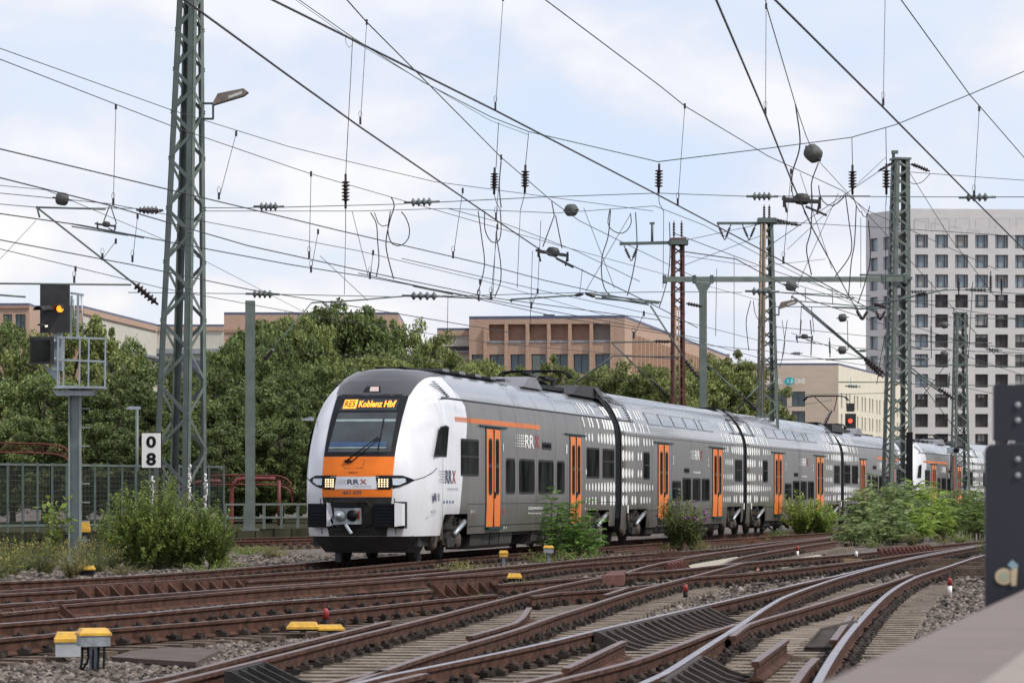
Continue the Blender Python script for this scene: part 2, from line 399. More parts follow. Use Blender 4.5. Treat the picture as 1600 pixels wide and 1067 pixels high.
t3, l3 = track('railway track the white and grey train stands on',
      {'a': ([(-60,912.5),(0,908.5),(100,904.5),(280,894),(503,876.7),(650,865.5),(830,853),(1000,842.5),(1150,834),(1300,826.5),(1420,820.5)], True),
       'b': ([(-60,928),(0,923),(140,913.5),(280,905.6),(400,897),(540,887),(649.6,877),(800,864.5),(1023,848.5),(1105,843.5),(1225,836),(1330,829.5),(1440,823)], False)}, [('a','b')], True)
t4, l4 = track('railway track right in front of the train, with a guard rail on brackets',
      {'a': ([(-60,931),(0,927.6),(117,921.4)], True), 'a2': ([(385,907.5),(540,898.7),(620,893),(700,887)], False),
       'b': ([(-60,948),(0,943.8),(92,938),(280,925.3),(420,915.5),(520,909),(640,898.5),(800,883.6),(988,866),(1120,857),(1179,850),(1220,845.5),(1318,836.5)], True),
       'c': ([(90,945),(280,930.5),(422,919),(520,912.5),(640,904),(800,890)], False, 'check_rail'),
       'd': ([(640,903),(792,894),(900,881),(1060,869.8),(1140,860),(1310,838.5)], False)}, [('a2','b'), ('b','d')], True)
rib_block(t4, [(120,919.5),(385,906.5)], 13, 1, .34, .03)
rib_block(t4, [(988,864),(1085,861.5)], 22, 1, .5, .02)
t5, l5 = track('railway track crossing the middle of the yard, with a bolted frog block',
      {'a': ([(-60,979),(0,974),(130,965),(280,953),(399,941.5),(540,932),(673,921.8)], True), 'a2': ([(777,912.6),(860,906),(928,901),(954,899.5)], False),
       'a3': ([(977,895),(1060,889.4),(1121,882.5),(1220,873.5),(1300,867.5),(1370,861)], True), 'a4': ([(1450,853),(1513,847),(1600,840)], False),
       'b': ([(-60,1003),(0,998),(120,986),(280,974),(410,963.5),(540,952),(670,938),(774.6,928)], False),
       'w': ([(0,958),(60,955),(90,949)], False, 'wing_rail')}, [('a','b')], True, width=.6)
rib_block(t5, [(673,917),(777,909.5)], 7, 1, .34, .04)
rib_block(t5, [(1370,859),(1450,852.5)], 13, 1, .3, .05, mtl=M_rustmast)
rib_block(t5, [(-30,957),(88,946.5)], 7, 1, .34, .03)
MB().prism([G(940,902)+Vector((0,0,.03)), G(955,895)+Vector((0,0,.03)), G(978,893)+Vector((0,0,.03)), G(975,900)+Vector((0,0,.03))], (0,0,-.19)).build('frog_block', M_rustmast, t5)
t6, l6 = track('railway turnout whose rails fan out from the bottom left corner over pale sleepers',
      {'a': ([(255,1068),(352.6,1044.5),(450,1020),(540,997),(659,968),(800,932),(868,915.5),(937,902),(954,899.5)], False),
       'a2': ([(977,894.5),(1011,884),(1060,873.5),(1091,867.4),(1220,848.5),(1306,838)], False),
       'b': ([(480,1084),(543,1068),(664,1025),(800,985.5),(855,966),(919,946),(990,923.5),(1060,905.6),(1128,888),(1160,879)], False),
       'b2': ([(1063,903),(1180,894),(1320,879),(1430,864),(1525,851.5)], False),
       'b3': ([(1128,881.5),(1160,869.5),(1230,857),(1306,845)], False),
       'in': ([(830,931),(860,926.5),(940,921),(1030,912)], False),
       'w': ([(175,1073),(260,1057),(399,1021),(540,986.6),(608,970)], False, 'wing_rail'),
       'v': ([(733,993.5),(801,974.5),(815,966),(827,949)], False, 'check_rail'),
       'v2': ([(945,929),(985,916)], False, 'check_rail'), 'v3': ([(500,1069),(603,1047)], False, 'check_rail')}, [('a','b'), ('a2','b3')], False, width=.55)
rib_block(t6, [(350,1052),(405,1037.5)], 5, 1, .55, .02, mtl=M_under)
rib_block(t6, [(1040,880),(1064,876)], 6, 1, .25, .02, mtl=M_rustmast)
t7, l7 = track('foreground railway turnout with a polished blue-white rail and a long ribbed guard',
      {'a': ([(500,1090),(561.7,1065),(670,1042.5),(800,1015.6),(870,1000),(928,985.5),(1060,955.4),(1156,933.4),(1271,906.8),(1320,896.4),(1440,867.5),(1525,852.5)], True),
       'b': ([(800,1083),(849,1068),(977,1036),(1060,1007.5),(1121,984),(1150,975)], False),
       'b2': ([(1144,993.6),(1160,981),(1179,971.6),(1248,952),(1320,931),(1400,906),(1425,897)], False),
       'c': ([(1003,1068),(1040,1051),(1098,1014),(1156,977),(1202,946),(1237,928),(1320,899.8),(1425,872.6),(1525,853.8)], True),
       's': ([(884,1044),(975,1001)], False, 'check_rail'), 's2': ([(780,1075),(875,1052)], False, 'check_rail'), 's3': ([(545,1080),(664,1052)], False, 'check_rail')}, [('a','b'), ('a','b2')], False, width=.6)
rib_block(t7, [(928,987),(1100,948)], 17, 1, .46, .0, mtl=M_ribs, width=.12)
rib_block(t7, [(1030,1064),(1090,1024)], 8, 1, .46, .0, mtl=M_ribs, width=.12)
t8, l8 = track('curving railway track at the right, its outer rail bending away to the far right',
      {'b': ([(1262,1095),(1300,1027),(1337.5,977),(1387.6,927),(1430,902),(1475,887),(1520,872),(1560,861)], True),
       'i': ([(1232,1080),(1262,1040),(1275,1028)], False, 'check_rail'),
       's': ([(1180,1034),(1228,999)], False, 'check_rail'), 's2': ([(1302,1000),(1330,962)], False, 'check_rail')}, [], False)
def sleepers_between(root, A, B, y0, y1, m, z=0.0, width=.5):
    A = smooth_line(A, .6); B2 = smooth_line(B, .25); bx = np.array([(q.x, q.y) for q in B2])
    for i, p in enumerate(A[:-1]):
        if p.y < y0 or p.y > y1: continue
        d = A[i+1]-p; d.z = 0; d.normalize(); r = Vector((d.y, -d.x, 0))
        t = bx-np.array([p.x, p.y]); al = np.abs(t @ np.array([d.x, d.y])); j = int(np.argmin(al))
        dist = float(t[j] @ np.array([r.x, r.y]))
        if al[j] > 1 or abs(dist) > 4: continue
        c = p+r*(dist/2)
        MB().box((c.x, c.y, -.236-.012+z), (abs(dist)+2*width, .27, .12), math.atan2(-d.x, d.y)).build('sleeper', m, root)
sleepers_between(t8, l7['b2'], l8['b'], 24, 75, M_sleeper, 0, .6)
sleepers_between(t8, l7['c'], l8['b'], 24, 34, M_sleeper, .002, .3)
wb = MB(); q = [(1258,1012),(1305,1012),(1322,975),(1328,958),(1300,966),(1285,978)]
q3 = [G(a, b, -.13) for a, b in q[:2]]+[G(a, b, .03) for a, b in q[2:]]
a_, b_ = G(1258,1014,-.17), G(1306,1014,-.17); c_, d_ = G(1331,972,.0), G(1284,984,-.0)
wb.prism([a_, b_, c_, d_], (0, 0, -.04))
for i in range(14):
    wb.bar(a_.lerp(b_, i/13), d_.lerp(c_, i/13), .02, .05)
wb.prism([b_+Vector((.02,0,.02)), b_+Vector((.02,0,-.1)), c_+Vector((.02,0,-.19)), c_+Vector((.02,0,.02))], (.05, 0, 0))
wb.build('ramp_block', M_ribs, t8)
# ---------------------------------------------------------------- the trains
W1 = [(.25,1.33),(.6,1.39),(1.2,1.41),(2.8,1.41),(3.1,1.395),(3.4,1.34),(3.56,1.27),(3.75,1.16),(3.95,1.0),(4.1,.8),(4.17,.55),(4.2,.2)]
W2 = [(.25,1.33),(.6,1.39),(1.2,1.41),(2.9,1.41),(3.2,1.395),(3.45,1.33),(3.7,1.22),(3.95,1.08),(4.15,.93),(4.28,.76),(4.35,.55),(4.38,.2)]
TIP = [(.25,.85),(.55,.62),(.8,.57),(1.4,.5),(1.8,.52),(2.23,.68),(2.5,.85),(2.8,1.1),(3.05,1.33),(3.3,1.6),(3.56,1.9),(3.7,2.08),(3.85,2.3),(4.0,2.6),(4.1,2.85),(4.16,3.15),(4.2,3.8)]
LEN1, LEN2 = 25.4, 24.55
def hw(W_, z): return interp(W_, z)
NOSE_N, NOSE_L = 2.8, 2.1
def front_pt(y, z, off=0.0):
    w = hw(W1, z); t = min(.999, abs(y)/w); s = interp(TIP, z)+NOSE_L*(1-(1-t**NOSE_N)**(1/NOSE_N))
    p = Vector((y, s, z))
    if off:
        e_ = .02; 
        def q(yy, zz):
            w_ = hw(W1, zz); t_ = min(.999, abs(yy)/w_); return Vector((yy, interp(TIP, zz)+NOSE_L*(1-(1-t_**NOSE_N)**(1/NOSE_N)), zz))
        nrm = (q(y+e_, z)-q(y-e_, z)).cross(q(y, min(4.19, z+e_))-q(y, z-e_))
        if nrm.length > 1e-9:
            nrm.normalize()
            if nrm.y > 0: nrm = -nrm
            p += nrm*off
    return p
BW = [(2.3,5.3),(20.9,24.4)]            # bogie openings along the coach
BW2 = [(.9,4.4),(20.65,24.15)]
def bs(z): return interp([(.3,4.2),(.95,4.35),(3.31,5.35),(3.6,5.1),(3.95,4.6)], z)
def end_body():
    zs = [.55,.7,.95,1.01,1.2,1.4,1.6,1.8,2.0,2.23,2.5,2.8,3.05,3.25,3.4,3.5,3.54,3.56,3.65,3.75,3.85,3.95,4.03,4.1,4.15,4.18,4.2]
    ts = [1,.995,.975,.93,.87,.8,.7,.55,.35,.15,0]
    ss = [2.9,3.4,3.9,-1,5.29,5.3,7,9,11,13,15,17,19,20.89,20.9,24.39,24.4,LEN1]
    mb = MB(); rows = []
    for z in zs:
        w = hw(W1, z); row = []
        body = []
        for s in ss:
            sv = bs(z) if s < 0 else s
            sv = max(sv, interp(TIP, z)+NOSE_L+.02*(ss.index(s)+1)) if s < 5.2 else sv
            zz = z
            if z < 1.0 and (2.3 < sv <= 5.29 or 20.9 <= sv <= 24.39): zz = 1.0+z*.001
            body.append((sv, zz))
        for s, zz in body[::-1]: row.append(Vector((-w, s, zz)))
        for t in ts: row.append(front_pt(-t*w, z))
        for t in ts[::-1][1:]: row.append(front_pt(t*w, z))
        for s, zz in body: row.append(Vector((w, s, zz)))
        rows.append(row)
    n = len(rows[0])
    for r in rows: mb.v.extend(r)
    for i in range(len(zs)-1):
        for j in range(n-1):
            f = (i*n+j, i*n+j+1, (i+1)*n+j+1, (i+1)*n+j); c = sum((mb.v[k] for k in f), Vector())/4
            zmid = (zs[i]+zs[i+1])/2
            k = j if j < len(ss)-1 else (n-2-j if n-2-j < len(ss)-1 else None)
            grey = (k is not None and k < len(ss)-4)   # stations behind the livery boundary
            m = 1 if grey else 0
            if zmid > 3.53 and grey: m = 2
            if zmid > 4.05: m = 2
            if k is None and zmid > 3.60 and abs(c.x) < .6: m = 10
            if k is None and zmid > 4.0: m = 10
            mb.f.append(f); mb.m.append(m); mb.smooth.append(True)
    # roof cap strip, rear wall, floor
    top = len(zs)-1
    for j in range(n//2):
        mb.f.append((top*n+j, top*n+j+1, top*n+n-2-j, top*n+n-1-j)); mb.m.append(2); mb.smooth.append(False)
    for i in range(top):
        mb.f.append((i*n, (i+1)*n, (i+1)*n+n-1, i*n+n-1)); mb.m.append(3); mb.smooth.append(False)
    return mb
def mid_body():
    zs = [.45,.6,.95,1.01,1.2,2.9,3.05,3.2,3.33,3.45,3.58,3.7,3.83,3.95,4.05,4.15,4.22,4.28,4.32,4.35,4.38]
    ss = [0,.89,.9,4.39,4.4,7,10,12.5,15,18,20.64,20.65,24.14,24.15,LEN2]
    mb = MB(); n = 2*len(ss)
    for z in zs:
        w = hw(W2, z); row = []
        for s in ss:
            zz = 1.0+z*.001 if z < 1.0 and (.9 <= s <= 4.39 or 20.65 <= s <= 24.14) else z
            row.append((s, zz))
        mb.v += [Vector((-w, s, zz)) for s, zz in row]+[Vector((w, s, zz)) for s, zz in row[::-1]]
    for i in range(len(zs)-1):
        zm = (zs[i]+zs[i+1])/2
        for j in range(n-1):
            mb.f.append((i*n+j, (i+1)*n+j, (i+1)*n+j+1, i*n+j+1)); end = j == len(ss)-1
            mb.m.append(3 if end else (2 if zm > 3.15 else 1)); mb.smooth.append(not end)
        mb.f.append((i*n, i*n+n-1, (i+1)*n+n-1, (i+1)*n)); mb.m.append(3); mb.smooth.append(False)
    top = len(zs)-1
    for j in range(len(ss)-1):
        mb.f.append((top*n+j, top*n+j+1, top*n+n-2-j, top*n+n-1-j)); mb.m.append(2); mb.smooth.append(False)
    return mb
def side_fn(W_, side, off):
    def f(s, z):
        dw = (hw(W_, z+.03)-hw(W_, z-.03))/.06; nn = Vector((1, 0, -dw)).normalized()
        return Vector(((hw(W_, z)+nn.x*off)*side, s, z+nn.z*off))
    return f
def spatch(mb, W_, side, s0, s1, z0, z1, off=.006, mi=0, ns=1, skew=0.0):
    nz = max(1, int((z1-z0)/.12)) if z1 > 2.9 else 1; fn = side_fn(W_, side, off); vs = []; fs = []
    for i in range(nz+1):
        z = z0+(z1-z0)*i/nz
        for j in range(ns+1): vs.append(fn(s0+(s1-s0)*j/ns+skew*(i/nz), z))
    for i in range(nz):
        for j in range(ns): fs.append((i*(ns+1)+j, i*(ns+1)+j+1, (i+1)*(ns+1)+j+1, (i+1)*(ns+1)+j) if side > 0 else (i*(ns+1)+j, (i+1)*(ns+1)+j, (i+1)*(ns+1)+j+1, i*(ns+1)+j+1))
    mb.add(vs, fs, mi)
def rrect(mb, W_, side, s0, s1, z0, z1, r=.09, off=.006, mi=0):
    fn = side_fn(W_, side, off); pts = []
    for cx, cz, a0 in ((s1-r, z1-r, 0), (s0+r, z1-r, 90), (s0+r, z0+r, 180), (s1-r, z0+r, 270)):
        for k in range(5): a = R(a0+k*22.5); pts.append((cx+r*math.cos(a), cz+r*math.sin(a)))
    vs = [fn(s, z) for s, z in pts]
    if side < 0: vs = vs[::-1]
    mb.add(vs, [tuple(range(len(vs)))], mi)
def ellipse(mb, W_, side, s, z, a, b, mi=4):
    fn = side_fn(W_, side, .007); n = 10
    vs = [fn(s+a*math.cos(t), z+b*math.sin(t)) for t in [2*math.pi*k/n for k in range(n)]]
    if side < 0: vs = vs[::-1]
    mb.add(vs, [tuple(range(n))], mi)
def dots(mb, W_, side, gap_s, d, skip=()):
    """rows of upright white ovals that thin out away from the coach end"""
    rows = [(2.96,.17,6.0,.9), (2.53,.17,5.2,1.2), (2.03,.16,4.9,.6), (1.63,.16,5.6,.4), (1.26,.16,5.2,.5)]
    rnd = random.Random(5)
    for zz, b, reach, st in rows:
        x = .3; last = 0
        while x < reach:
            k = 1-x/reach; a = .07+.15*k
            if not (rnd.random() < .16*(x/reach)+.05):
                s = gap_s+d*x
                if not any(p0 < s < p1 and q0 < zz < q1 for p0, p1, q0, q1 in skip): ellipse(mb, W_, side, s, zz, a, b*(.55+.45*k))
            x += .50
    for zz, h, reach in ((3.36,.13,5.0), (3.74,.13,4.6)):
        x = .25
        while x < reach:
            k = 1-x/reach; a = .07+.11*k
            if not (rnd.random() < .1+.35*(x/reach)) and not (zz > 3.5 and any(p0 < gap_s+d*x < p1 for p0, p1, q0, q1 in skip if q1 > 3.5)):
                spatch(mb, W_, side, gap_s+d*x-a, gap_s+d*x+a, zz-h, zz+h, .007, 4)
            x += .46
def rrx(mb, fn, u0, u1, v0, v1, mi_t, mi_x, mi_d, flip=1):
    """the three capitals with the speed dashes trailing off to the left"""
    w = (u1-u0); 
    text_on(mb, 'RR', u0+w*.38, u0+w*.76, v0, v1, fn, mi_t, .02)
    text_on(mb, 'X', u0+w*.78, u1, v0, v1, fn, mi_x, .02)
    h = v1-v0
    for i in range(5):
        vv = v0+h*(i+.25)/5; st = .02+.05*(i % 2)
        for k in range(5):
            a = u0+w*(.36-.07*(k+1)-st*.3); b = a+w*(.055-.009*k)
            if i in (2,) and k > 3: continue
            mb.add([fn(a, vv), fn(b, vv), fn(b, vv+h*.10), fn(a, vv+h*.10)], [(0, 1, 2, 3)], mi_d)
def make_door(side, s0, s1, W_, parent, glow=False):
    mb = MB(); z0, z1 = .69, 2.93; m = (s0+s1)/2
    spatch(mb, W_, side, s0-.09, s1+.09, z0-.07, z1+.05, .008, 1)
    for a, b in ((s0, m-.015), (m+.015, s1)):
        fn = side_fn(W_, side, .014)
        if 1:
            spatch(mb, W_, side, a, b, z0, z1, .016, 0)
            w = b-a; c0, c1 = a+w*.27, b-w*.22
            rrect(mb, W_, side, c0, c1, 1.42, 2.72, .1, .021, 1)
            rrect(mb, W_, side, c0+.04, c1-.04, 1.46, 2.05, .06, .024, 2)
            rrect(mb, W_, side, c0+.04, c1-.04, 2.13, 2.68, .06, .024, 2)
    fn = side_fn(W_, side, .03)
    mb.bar(fn(m, .69), fn(m, 2.92), .03, .02, 1)
    mb.box(fn(m+.12, 1.42), (.02, .06, .14), 0, 3)
    mb.bar(fn(s0-.75, 2.99), fn(s1+.75, 2.985), .03, .035, 1)      # drip rail over the doorway
    mb.box(fn(m, .66), (.12, s1-s0, .05), 0, 1)
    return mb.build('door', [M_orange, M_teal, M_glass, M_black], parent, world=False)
def make_window(side, s0, s1, z0, z1, W_, parent, split=0.0, name='window', r=.1):
    mb = MB(); rrect(mb, W_, side, s0, s1, z0, z1, r, .007, 0); rrect(mb, W_, side, s0+.05, s1-.05, z0+.05, z1-.05, r*.8, .010, 1)
    if split: spatch(mb, W_, side, s0+.06, s1-.06, z0+(z1-z0)*split, z0+(z1-z0)*split+.04, .013, 2)
    # nothing modelled behind the pane; its painted streaks suggest reflections and interior
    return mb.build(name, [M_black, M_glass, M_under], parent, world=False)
def make_bogie(s, parent, driven=True):
    mb = MB(); rnd = random.Random(int(s*10))
    for side in (-1, 1):
        x = side*1.02
        mb.prism([(x, s-1.75, .52), (x, s-1.2, .78), (x, s-.5, .60), (x, s+.5, .60), (x, s+1.2, .78), (x, s+1.75, .52), (x, s+1.6, .38), (x, s+.6, .42), (x, s-.6, .42), (x, s-1.6, .38)], (side*.14, 0, 0), 0)
        for ds in (-1.25, 1.25):
            mb.lathe((x+side*.02, s+ds, .42), (x+side*.24, s+ds, .42), [(0, .2), (.7, .2), (1, .14)], 12, 1)
            mb.lathe((side*1.12, s+ds*.92, .5), (side*1.12, s+ds*.92, .93), [(0, .12), (.1, .14), (.2, .1), (.3, .14), (.4, .1), (.5, .14), (.6, .1), (.7, .14), (1, .12)], 8, 1)
        mb.lathe((side*1.1, s, .62), (side*1.1, s, 1.0), [(0, .26), (.2, .3), (.5, .24), (.8, .3), (1, .28)], 12, 0)
        mb.tube([(side*1.25, s+.7, .55), (side*1.33, s+1.55, .86)], .055, 8, 2); mb.tube([(side*1.24, s+1.1, .66), (side*1.33, s+1.7, .9)], .085, 8, 1)
        mb.tube([(side*1.26, s-.75, .95), (side*1.28, s-.72, .35)], .04, 8, 1)
        mb.tube([(side*1.2, s-1.6, .6), (side*1.24, s-.4, .35), (side*1.2, s+.6, .32), (side*1.2, s+1.7, .45)], .022, 6, 0)
        mb.box((side*1.2, s+.2, .38), (.16, .7, .2), 0, 0); mb.box((side*1.22, s-1.62, .62), (.1, .22, .35), 0, 1)
        for k in range(6): mb.box((side*(1.1+rnd.random()*.15), s+rnd.uniform(-1.6, 1.6), rnd.uniform(.35, .9)), (.1, rnd.uniform(.08, .3), rnd.uniform(.06, .2)), 0, rnd.choice((0, 1)))
    mb.box((0, s, .5), (2.0, 3.4, .3), 0, 0)
    mb.build('bogie', [M_under, M_dirty, M_galv], parent, world=False)
    for ds in (-1.25, 1.25):
        w = MB()
        for side in (-1, 1): w.lathe((side*.68, s+ds, .44), (side*.82, s+ds, .44), [(0, .47), (.3, .47), (.35, .44), (1, .43)], 24, 0)
        w.tube([(-.7, s+ds, .44), (.7, s+ds, .44)], .08, 8, 0)
        w.build('wheelset', M_under, parent, world=False)
def make_under(s0, s1, parent, dx=0):
    mb = MB(); rnd = random.Random(int(s0)); s = s0
    mb.box((0, (s0+s1)/2, .62), (2.5, s1-s0, .3), 0, 0)
    while s < s1-1.2:
        L_ = rnd.uniform(1.1, 2.6); L_ = min(L_, s1-s)
        if rnd.random() < .85:
            zb = rnd.uniform(.13, .26)
            for side in (-1, 1):
                mb.prism([(side*.72, s, .55), (side*1.30, s, .58), (side*1.27, s, zb+.08), (side*1.2, s, zb), (side*.72, s, zb)], (0, L_-.12, 0), rnd.choice((0, 0, 1)))
        s += L_
    mb.build('underfloor_box', [M_under, mat('underfloor_grey', (.04, .037, .034), .7, 0, .4, 3)], parent, world=False)
def make_roof_plates(mb, W_, s0, s1, off=.004):
    pass
def seam(mb, W_, side, s0, s1, z, h=.02, mi=3):
    spatch(mb, W_, side, s0, s1, z-h/2, z+h/2, .009, mi, 1)
def end_car(parent):
    C = end_body()
    for side in (-1, 1):
        seam(C, W1, side, 3.0, LEN1, 3.53, .035)
        for s in (11.5, 14.3, 16.9, 20.2): spatch(C, W1, side, s, s+.025, 3.56, 4.12, .006, 3)
        for s in (4.3+.55, 12.0): spatch(C, W1, side, s, s+.02, 3.56, 4.12, .006, 3)
        dots(C, W1, side, LEN1, -1, [(20.6, 22.8, 1.8, 2.75), (23.1, 25.3, 1.8, 2.75), (17.9, 20.2, .6, 3.0)])
        # orange stripe over the doorway made of close upright bars
        s = 3.97
        while s < 13.9: spatch(C, W1, side, s, s+.08 if s < 5.6 else s+.125, 3.03, 3.14, .007, 5); s += .15
        # nose seam, small service lettering
        fn = side_fn(W1, side, .008)
        if side > 0:
            rrx(C, fn, 2.25, 3.95, 1.67, 1.96, 6, 7, 8); rrx(C, fn, 10.8, 13.9, 2.56, 2.88, 4, 7, 4)
            text_on(C, 'RHEIN-RUHR-EXPRESS', 3.1, 4.2, 1.52, 1.58, fn, 8); text_on(C, '462 039', 1.4, 1.95, 1.04, 1.10, fn, 6)
            text_on(C, 'SIEMENS', 12.4, 14.4, 1.06, 1.13, fn, 4, .01); text_on(C, 'Reisezugwagen', 12.4, 14.5, .94, 1.0, fn, 4); text_on(C, '1', 17.6, 17.75, 2.48, 2.72, fn, 4, .02)
        else:
            gn = lambda u, v: fn(LEN1*0+(-u), v)
            rrx(C, gn, -3.95, -2.25, 1.67, 1.96, 6, 7, 8); rrx(C, gn, -13.9, -10.8, 2.56, 2.88, 4, 7, 4)
        for k, (c, w) in enumerate([(6, .12), (8, .05), (8, .08)]):
            spatch(C, W1, side, 1.75+k*.22, 1.78+k*.22+w, 1.3, 1.46, .007, c)
        for s in (9.2, 11.0, 13.5, 16.05, 17.75, 20.3, 23.0): spatch(C, W1, side, s, s+.014, .6, 3.5, .005, 3)
        seam(C, W1, side, 5.3, LEN1, 1.22, .010); seam(C, W1, side, 5.3, 20.9, .72, .014)
        for k in range(4): spatch(C, W1, side, 2.7+k*.3, 2.82+k*.3, 1.24, 1.30, .007, [9, 6, 9, 6][k])
        ell = [(1.32, .6), (1.32, 2.23), (1.36, 2.5)]
        for a, b in (((1.33, .56), (1.33, 1.95)),): spatch(C, W1, side, 2.62, 2.635, .56, 3.5, .006, 3)
        rrect(C, W1, side, 9.3, 9.5, .98, 1.08, .02, .007, 7)
        spatch(C, W1, side, 8.9+.35, 8.97+.35, 2.45, 2.62, .008, 4); 
        for s in (5.6, 9.4, 20.4): text_on(C, 'II I', s, s+.35, 1.02 if s < 7 or s > 20 else .62, (1.02 if s < 7 or s > 20 else .62)+.06, fn, 4)
    body = C.build('carriage', [M_white, M_tgrey, M_troof, M_black, M_dot, M_orange, M_text_d, M_red, mat('grey_lettering', (.3,.3,.33), .5), mat('blue_badge', (.03,.15,.4), .5), M_cap], parent, world=False)
    body.data.update()
    for side in (-1, 1):
        # cab side window, big window, passenger windows, doors
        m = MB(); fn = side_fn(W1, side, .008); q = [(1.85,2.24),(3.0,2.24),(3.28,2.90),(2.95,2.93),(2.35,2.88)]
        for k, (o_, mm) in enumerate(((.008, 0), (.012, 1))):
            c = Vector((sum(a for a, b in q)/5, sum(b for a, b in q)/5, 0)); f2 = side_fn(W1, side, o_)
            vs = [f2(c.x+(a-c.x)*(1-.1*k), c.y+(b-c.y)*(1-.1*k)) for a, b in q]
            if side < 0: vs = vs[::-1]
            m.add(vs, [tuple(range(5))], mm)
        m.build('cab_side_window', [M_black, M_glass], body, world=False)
        make_window(side, 4.5, 6.45, 1.84, 2.67, W1, body, .5, r=.05)
        for s0, s1 in ((9.62,10.75),(11.24,13.25),(13.75,15.82),(16.29,17.4)): make_window(side, s0, s1, 1.44, 2.29, W1, body, 0, r=.14)
        for s0, s1 in ((20.7,22.7),(23.25,25.2)): make_window(side, s0, s1, 1.86, 2.69, W1, body, .55 if s0 > 23 else 0, r=.05)
        make_window(side, 14.25, 15.5, 2.55, 2.73, W1, body, 0, 'destination_window', .03)
        make_door(side, 7.3, 8.9, W1, body); make_door(side, 18.2, 19.8, W1, body)
        g_ = MB()
        for k in range(8): spatch(g_, W1, side, 3.05+.075*k, 3.45+.075*k, 3.86-.042*k, 3.885-.042*k, .012, 0)
        g_.build('air_grille', M_black, body, world=False)
    # ---- front
    def fpatch(mb, pts_z, off=.008, mi=0, ny=10):
        """pts_z: rows (z, y0, y1)"""
        vs = []; fs = []
        for z, a, b in pts_z:
            for j in range(ny+1): vs.append(front_pt(a+(b-a)*j/ny, z, off))
        for i in range(len(pts_z)-1):
            for j in range(ny): fs.append((i*(ny+1)+j, i*(ny+1)+j+1, (i+1)*(ny+1)+j+1, (i+1)*(ny+1)+j))
        mb.add(vs, fs, mi, True)
    def rows(z0, z1, y0a, y0b, y1a, y1b, n=8):
        return [(z0+(z1-z0)*i/n, y0a+(y0b-y0a)*i/n, y1a+(y1b-y1a)*i/n) for i in range(n+1)]
    m = MB(); fpatch(m, rows(3.56, 4.09, -.80, -.90, .80, .90, 18), .02, 0, 24); 
    fpatch(m, rows(3.60, 3.74, -.20, -.15, .20, .15), .022, 1); fpatch(m, rows(3.62, 3.72, -.05, -.06, .15, .12), .028, 2, 4)
    m.build('roof_front_cap', [M_cap, M_black, M_lamp_dim], body, world=False)
    m = MB(); fpatch(m, rows(2.23, 3.545, -.765, -.785, .765, .785, 12), .012, 0); m.build('windscreen_surround', M_black, body, world=False)
    m = MB(); fpatch(m, rows(2.32, 3.16, -.68, -.62, .68, .66, 10), .018, 0)
    m.build('windscreen', [M_glass_w], body, world=False)
    m = MB(); fpatch(m, rows(2.97, 3.02, -.63, -.625, .655, .66, 2), .021, 0); m.build('cab_sun_blind', mat('blind_grey', (.22,.28,.29), .5), body, world=False)
    m = MB(); fpatch(m, rows(2.44, 2.53, -.66, -.655, .56, .57, 2), .021, 1); fpatch(m, rows(2.40, 2.425, -.67, -.665, .57, .57, 2), .021, 0)
    m.build('cab_desk', [mat('blind_grey', (.22,.28,.29), .5), mat('desk_blue', (.03,.07,.16), .4)], body, world=False)
    # destination display
    m = MB(); fpatch(m, rows(3.21, 3.46, -.62, -.56, .62, .62, 3), .017, 0)
    fpatch(m, rows(3.25, 3.445, -.55, -.545, -.25, -.245, 2), .021, 1, 4)
    ff = lambda u, v: front_pt(u, v, .026)
    text_on(m, 'RE5', -.52, -.285, 3.28, 3.415, ff, 2, .02); text_on(m, 'Koblenz Hbf', -.20, .58, 3.275, 3.42, ff, 3, .03)
    m.build('destination_display', [mat('display_black', (.01,.02,.022), .3), M_led, M_black, M_led], body, world=False)
    m = MB(); fpatch(m, rows(1.38, 2.225, -.755, -.765, .755, .765, 8), .012, 0)
    m.add([front_pt(a, b, .015) for a, b in ((-.27,1.98),(.13,1.98),(.17,2.16),(-.3,2.16))], [(0,1,2,3)], 2)
    m.add([front_pt(a, b, .018) for a, b in ((-.262,1.988),(.122,1.988),(.16,2.152),(-.292,2.152))], [(0,1,2,3)], 0)
    fpatch(m, rows(1.545, 1.805, -.52, -.55, .45, .48, 2), .016, 1)
    rrx(m, lambda u, v: front_pt(u, v, .02), -.44, .24, 1.645, 1.75, 3, 4, 5)
    text_on(m, 'RHEIN-RUHR-EXPRESS', -.05, .34, 1.585, 1.62, lambda u, v: front_pt(u, v, .02), 5)
    text_on(m, '462 039', -.28, .13, 1.435, 1.515, lambda u, v: front_pt(u, v, .018), 3, .01)
    text_on(m, 'SIEMENS', -.17, .04, 1.875, 1.905, lambda u, v: front_pt(u, v, .018), 2, .02)
    m.build('front_panel', [M_orange, M_white, mat('panel_line', (.12,.04,.01), .5), M_text_d, M_red, mat('grey_lettering', (.3,.3,.33), .5)], body, world=False)
    for sg in (-1, 1):
        m = MB(); vs = [(sg*.46,1.535),(sg*.42,1.815),(sg*.95,1.83),(sg*1.14,1.74),(sg*.9,1.60),(sg*.7,1.535)]
        rr_ = [(1.535, .46, .70), (1.60, .45, .90), (1.66,.445,1.03), (1.74, .43, 1.15), (1.79,.425,1.04), (1.83, .42, .93)]
        fpatch(m, [(z, sg*a, sg*b) for z, a, b in rr_], .016, 0)
        for k in range(16):
            yy = sg*(.49+.055*(k % 4)); zz = 1.60+.048*(k//4); c = front_pt(yy, zz, .03)
            m.lathe(c, c+Vector((0, -.02, 0)), [(0, .021), (1, .017)], 6, 1)
        fpatch(m, [(1.63, sg*.76, sg*.88), (1.70, sg*.755, sg*1.0), (1.77, sg*.75, sg*.98)], .022, 2, 5)
        m.build('headlight', [M_black, M_led_w, M_lens], body, world=False)
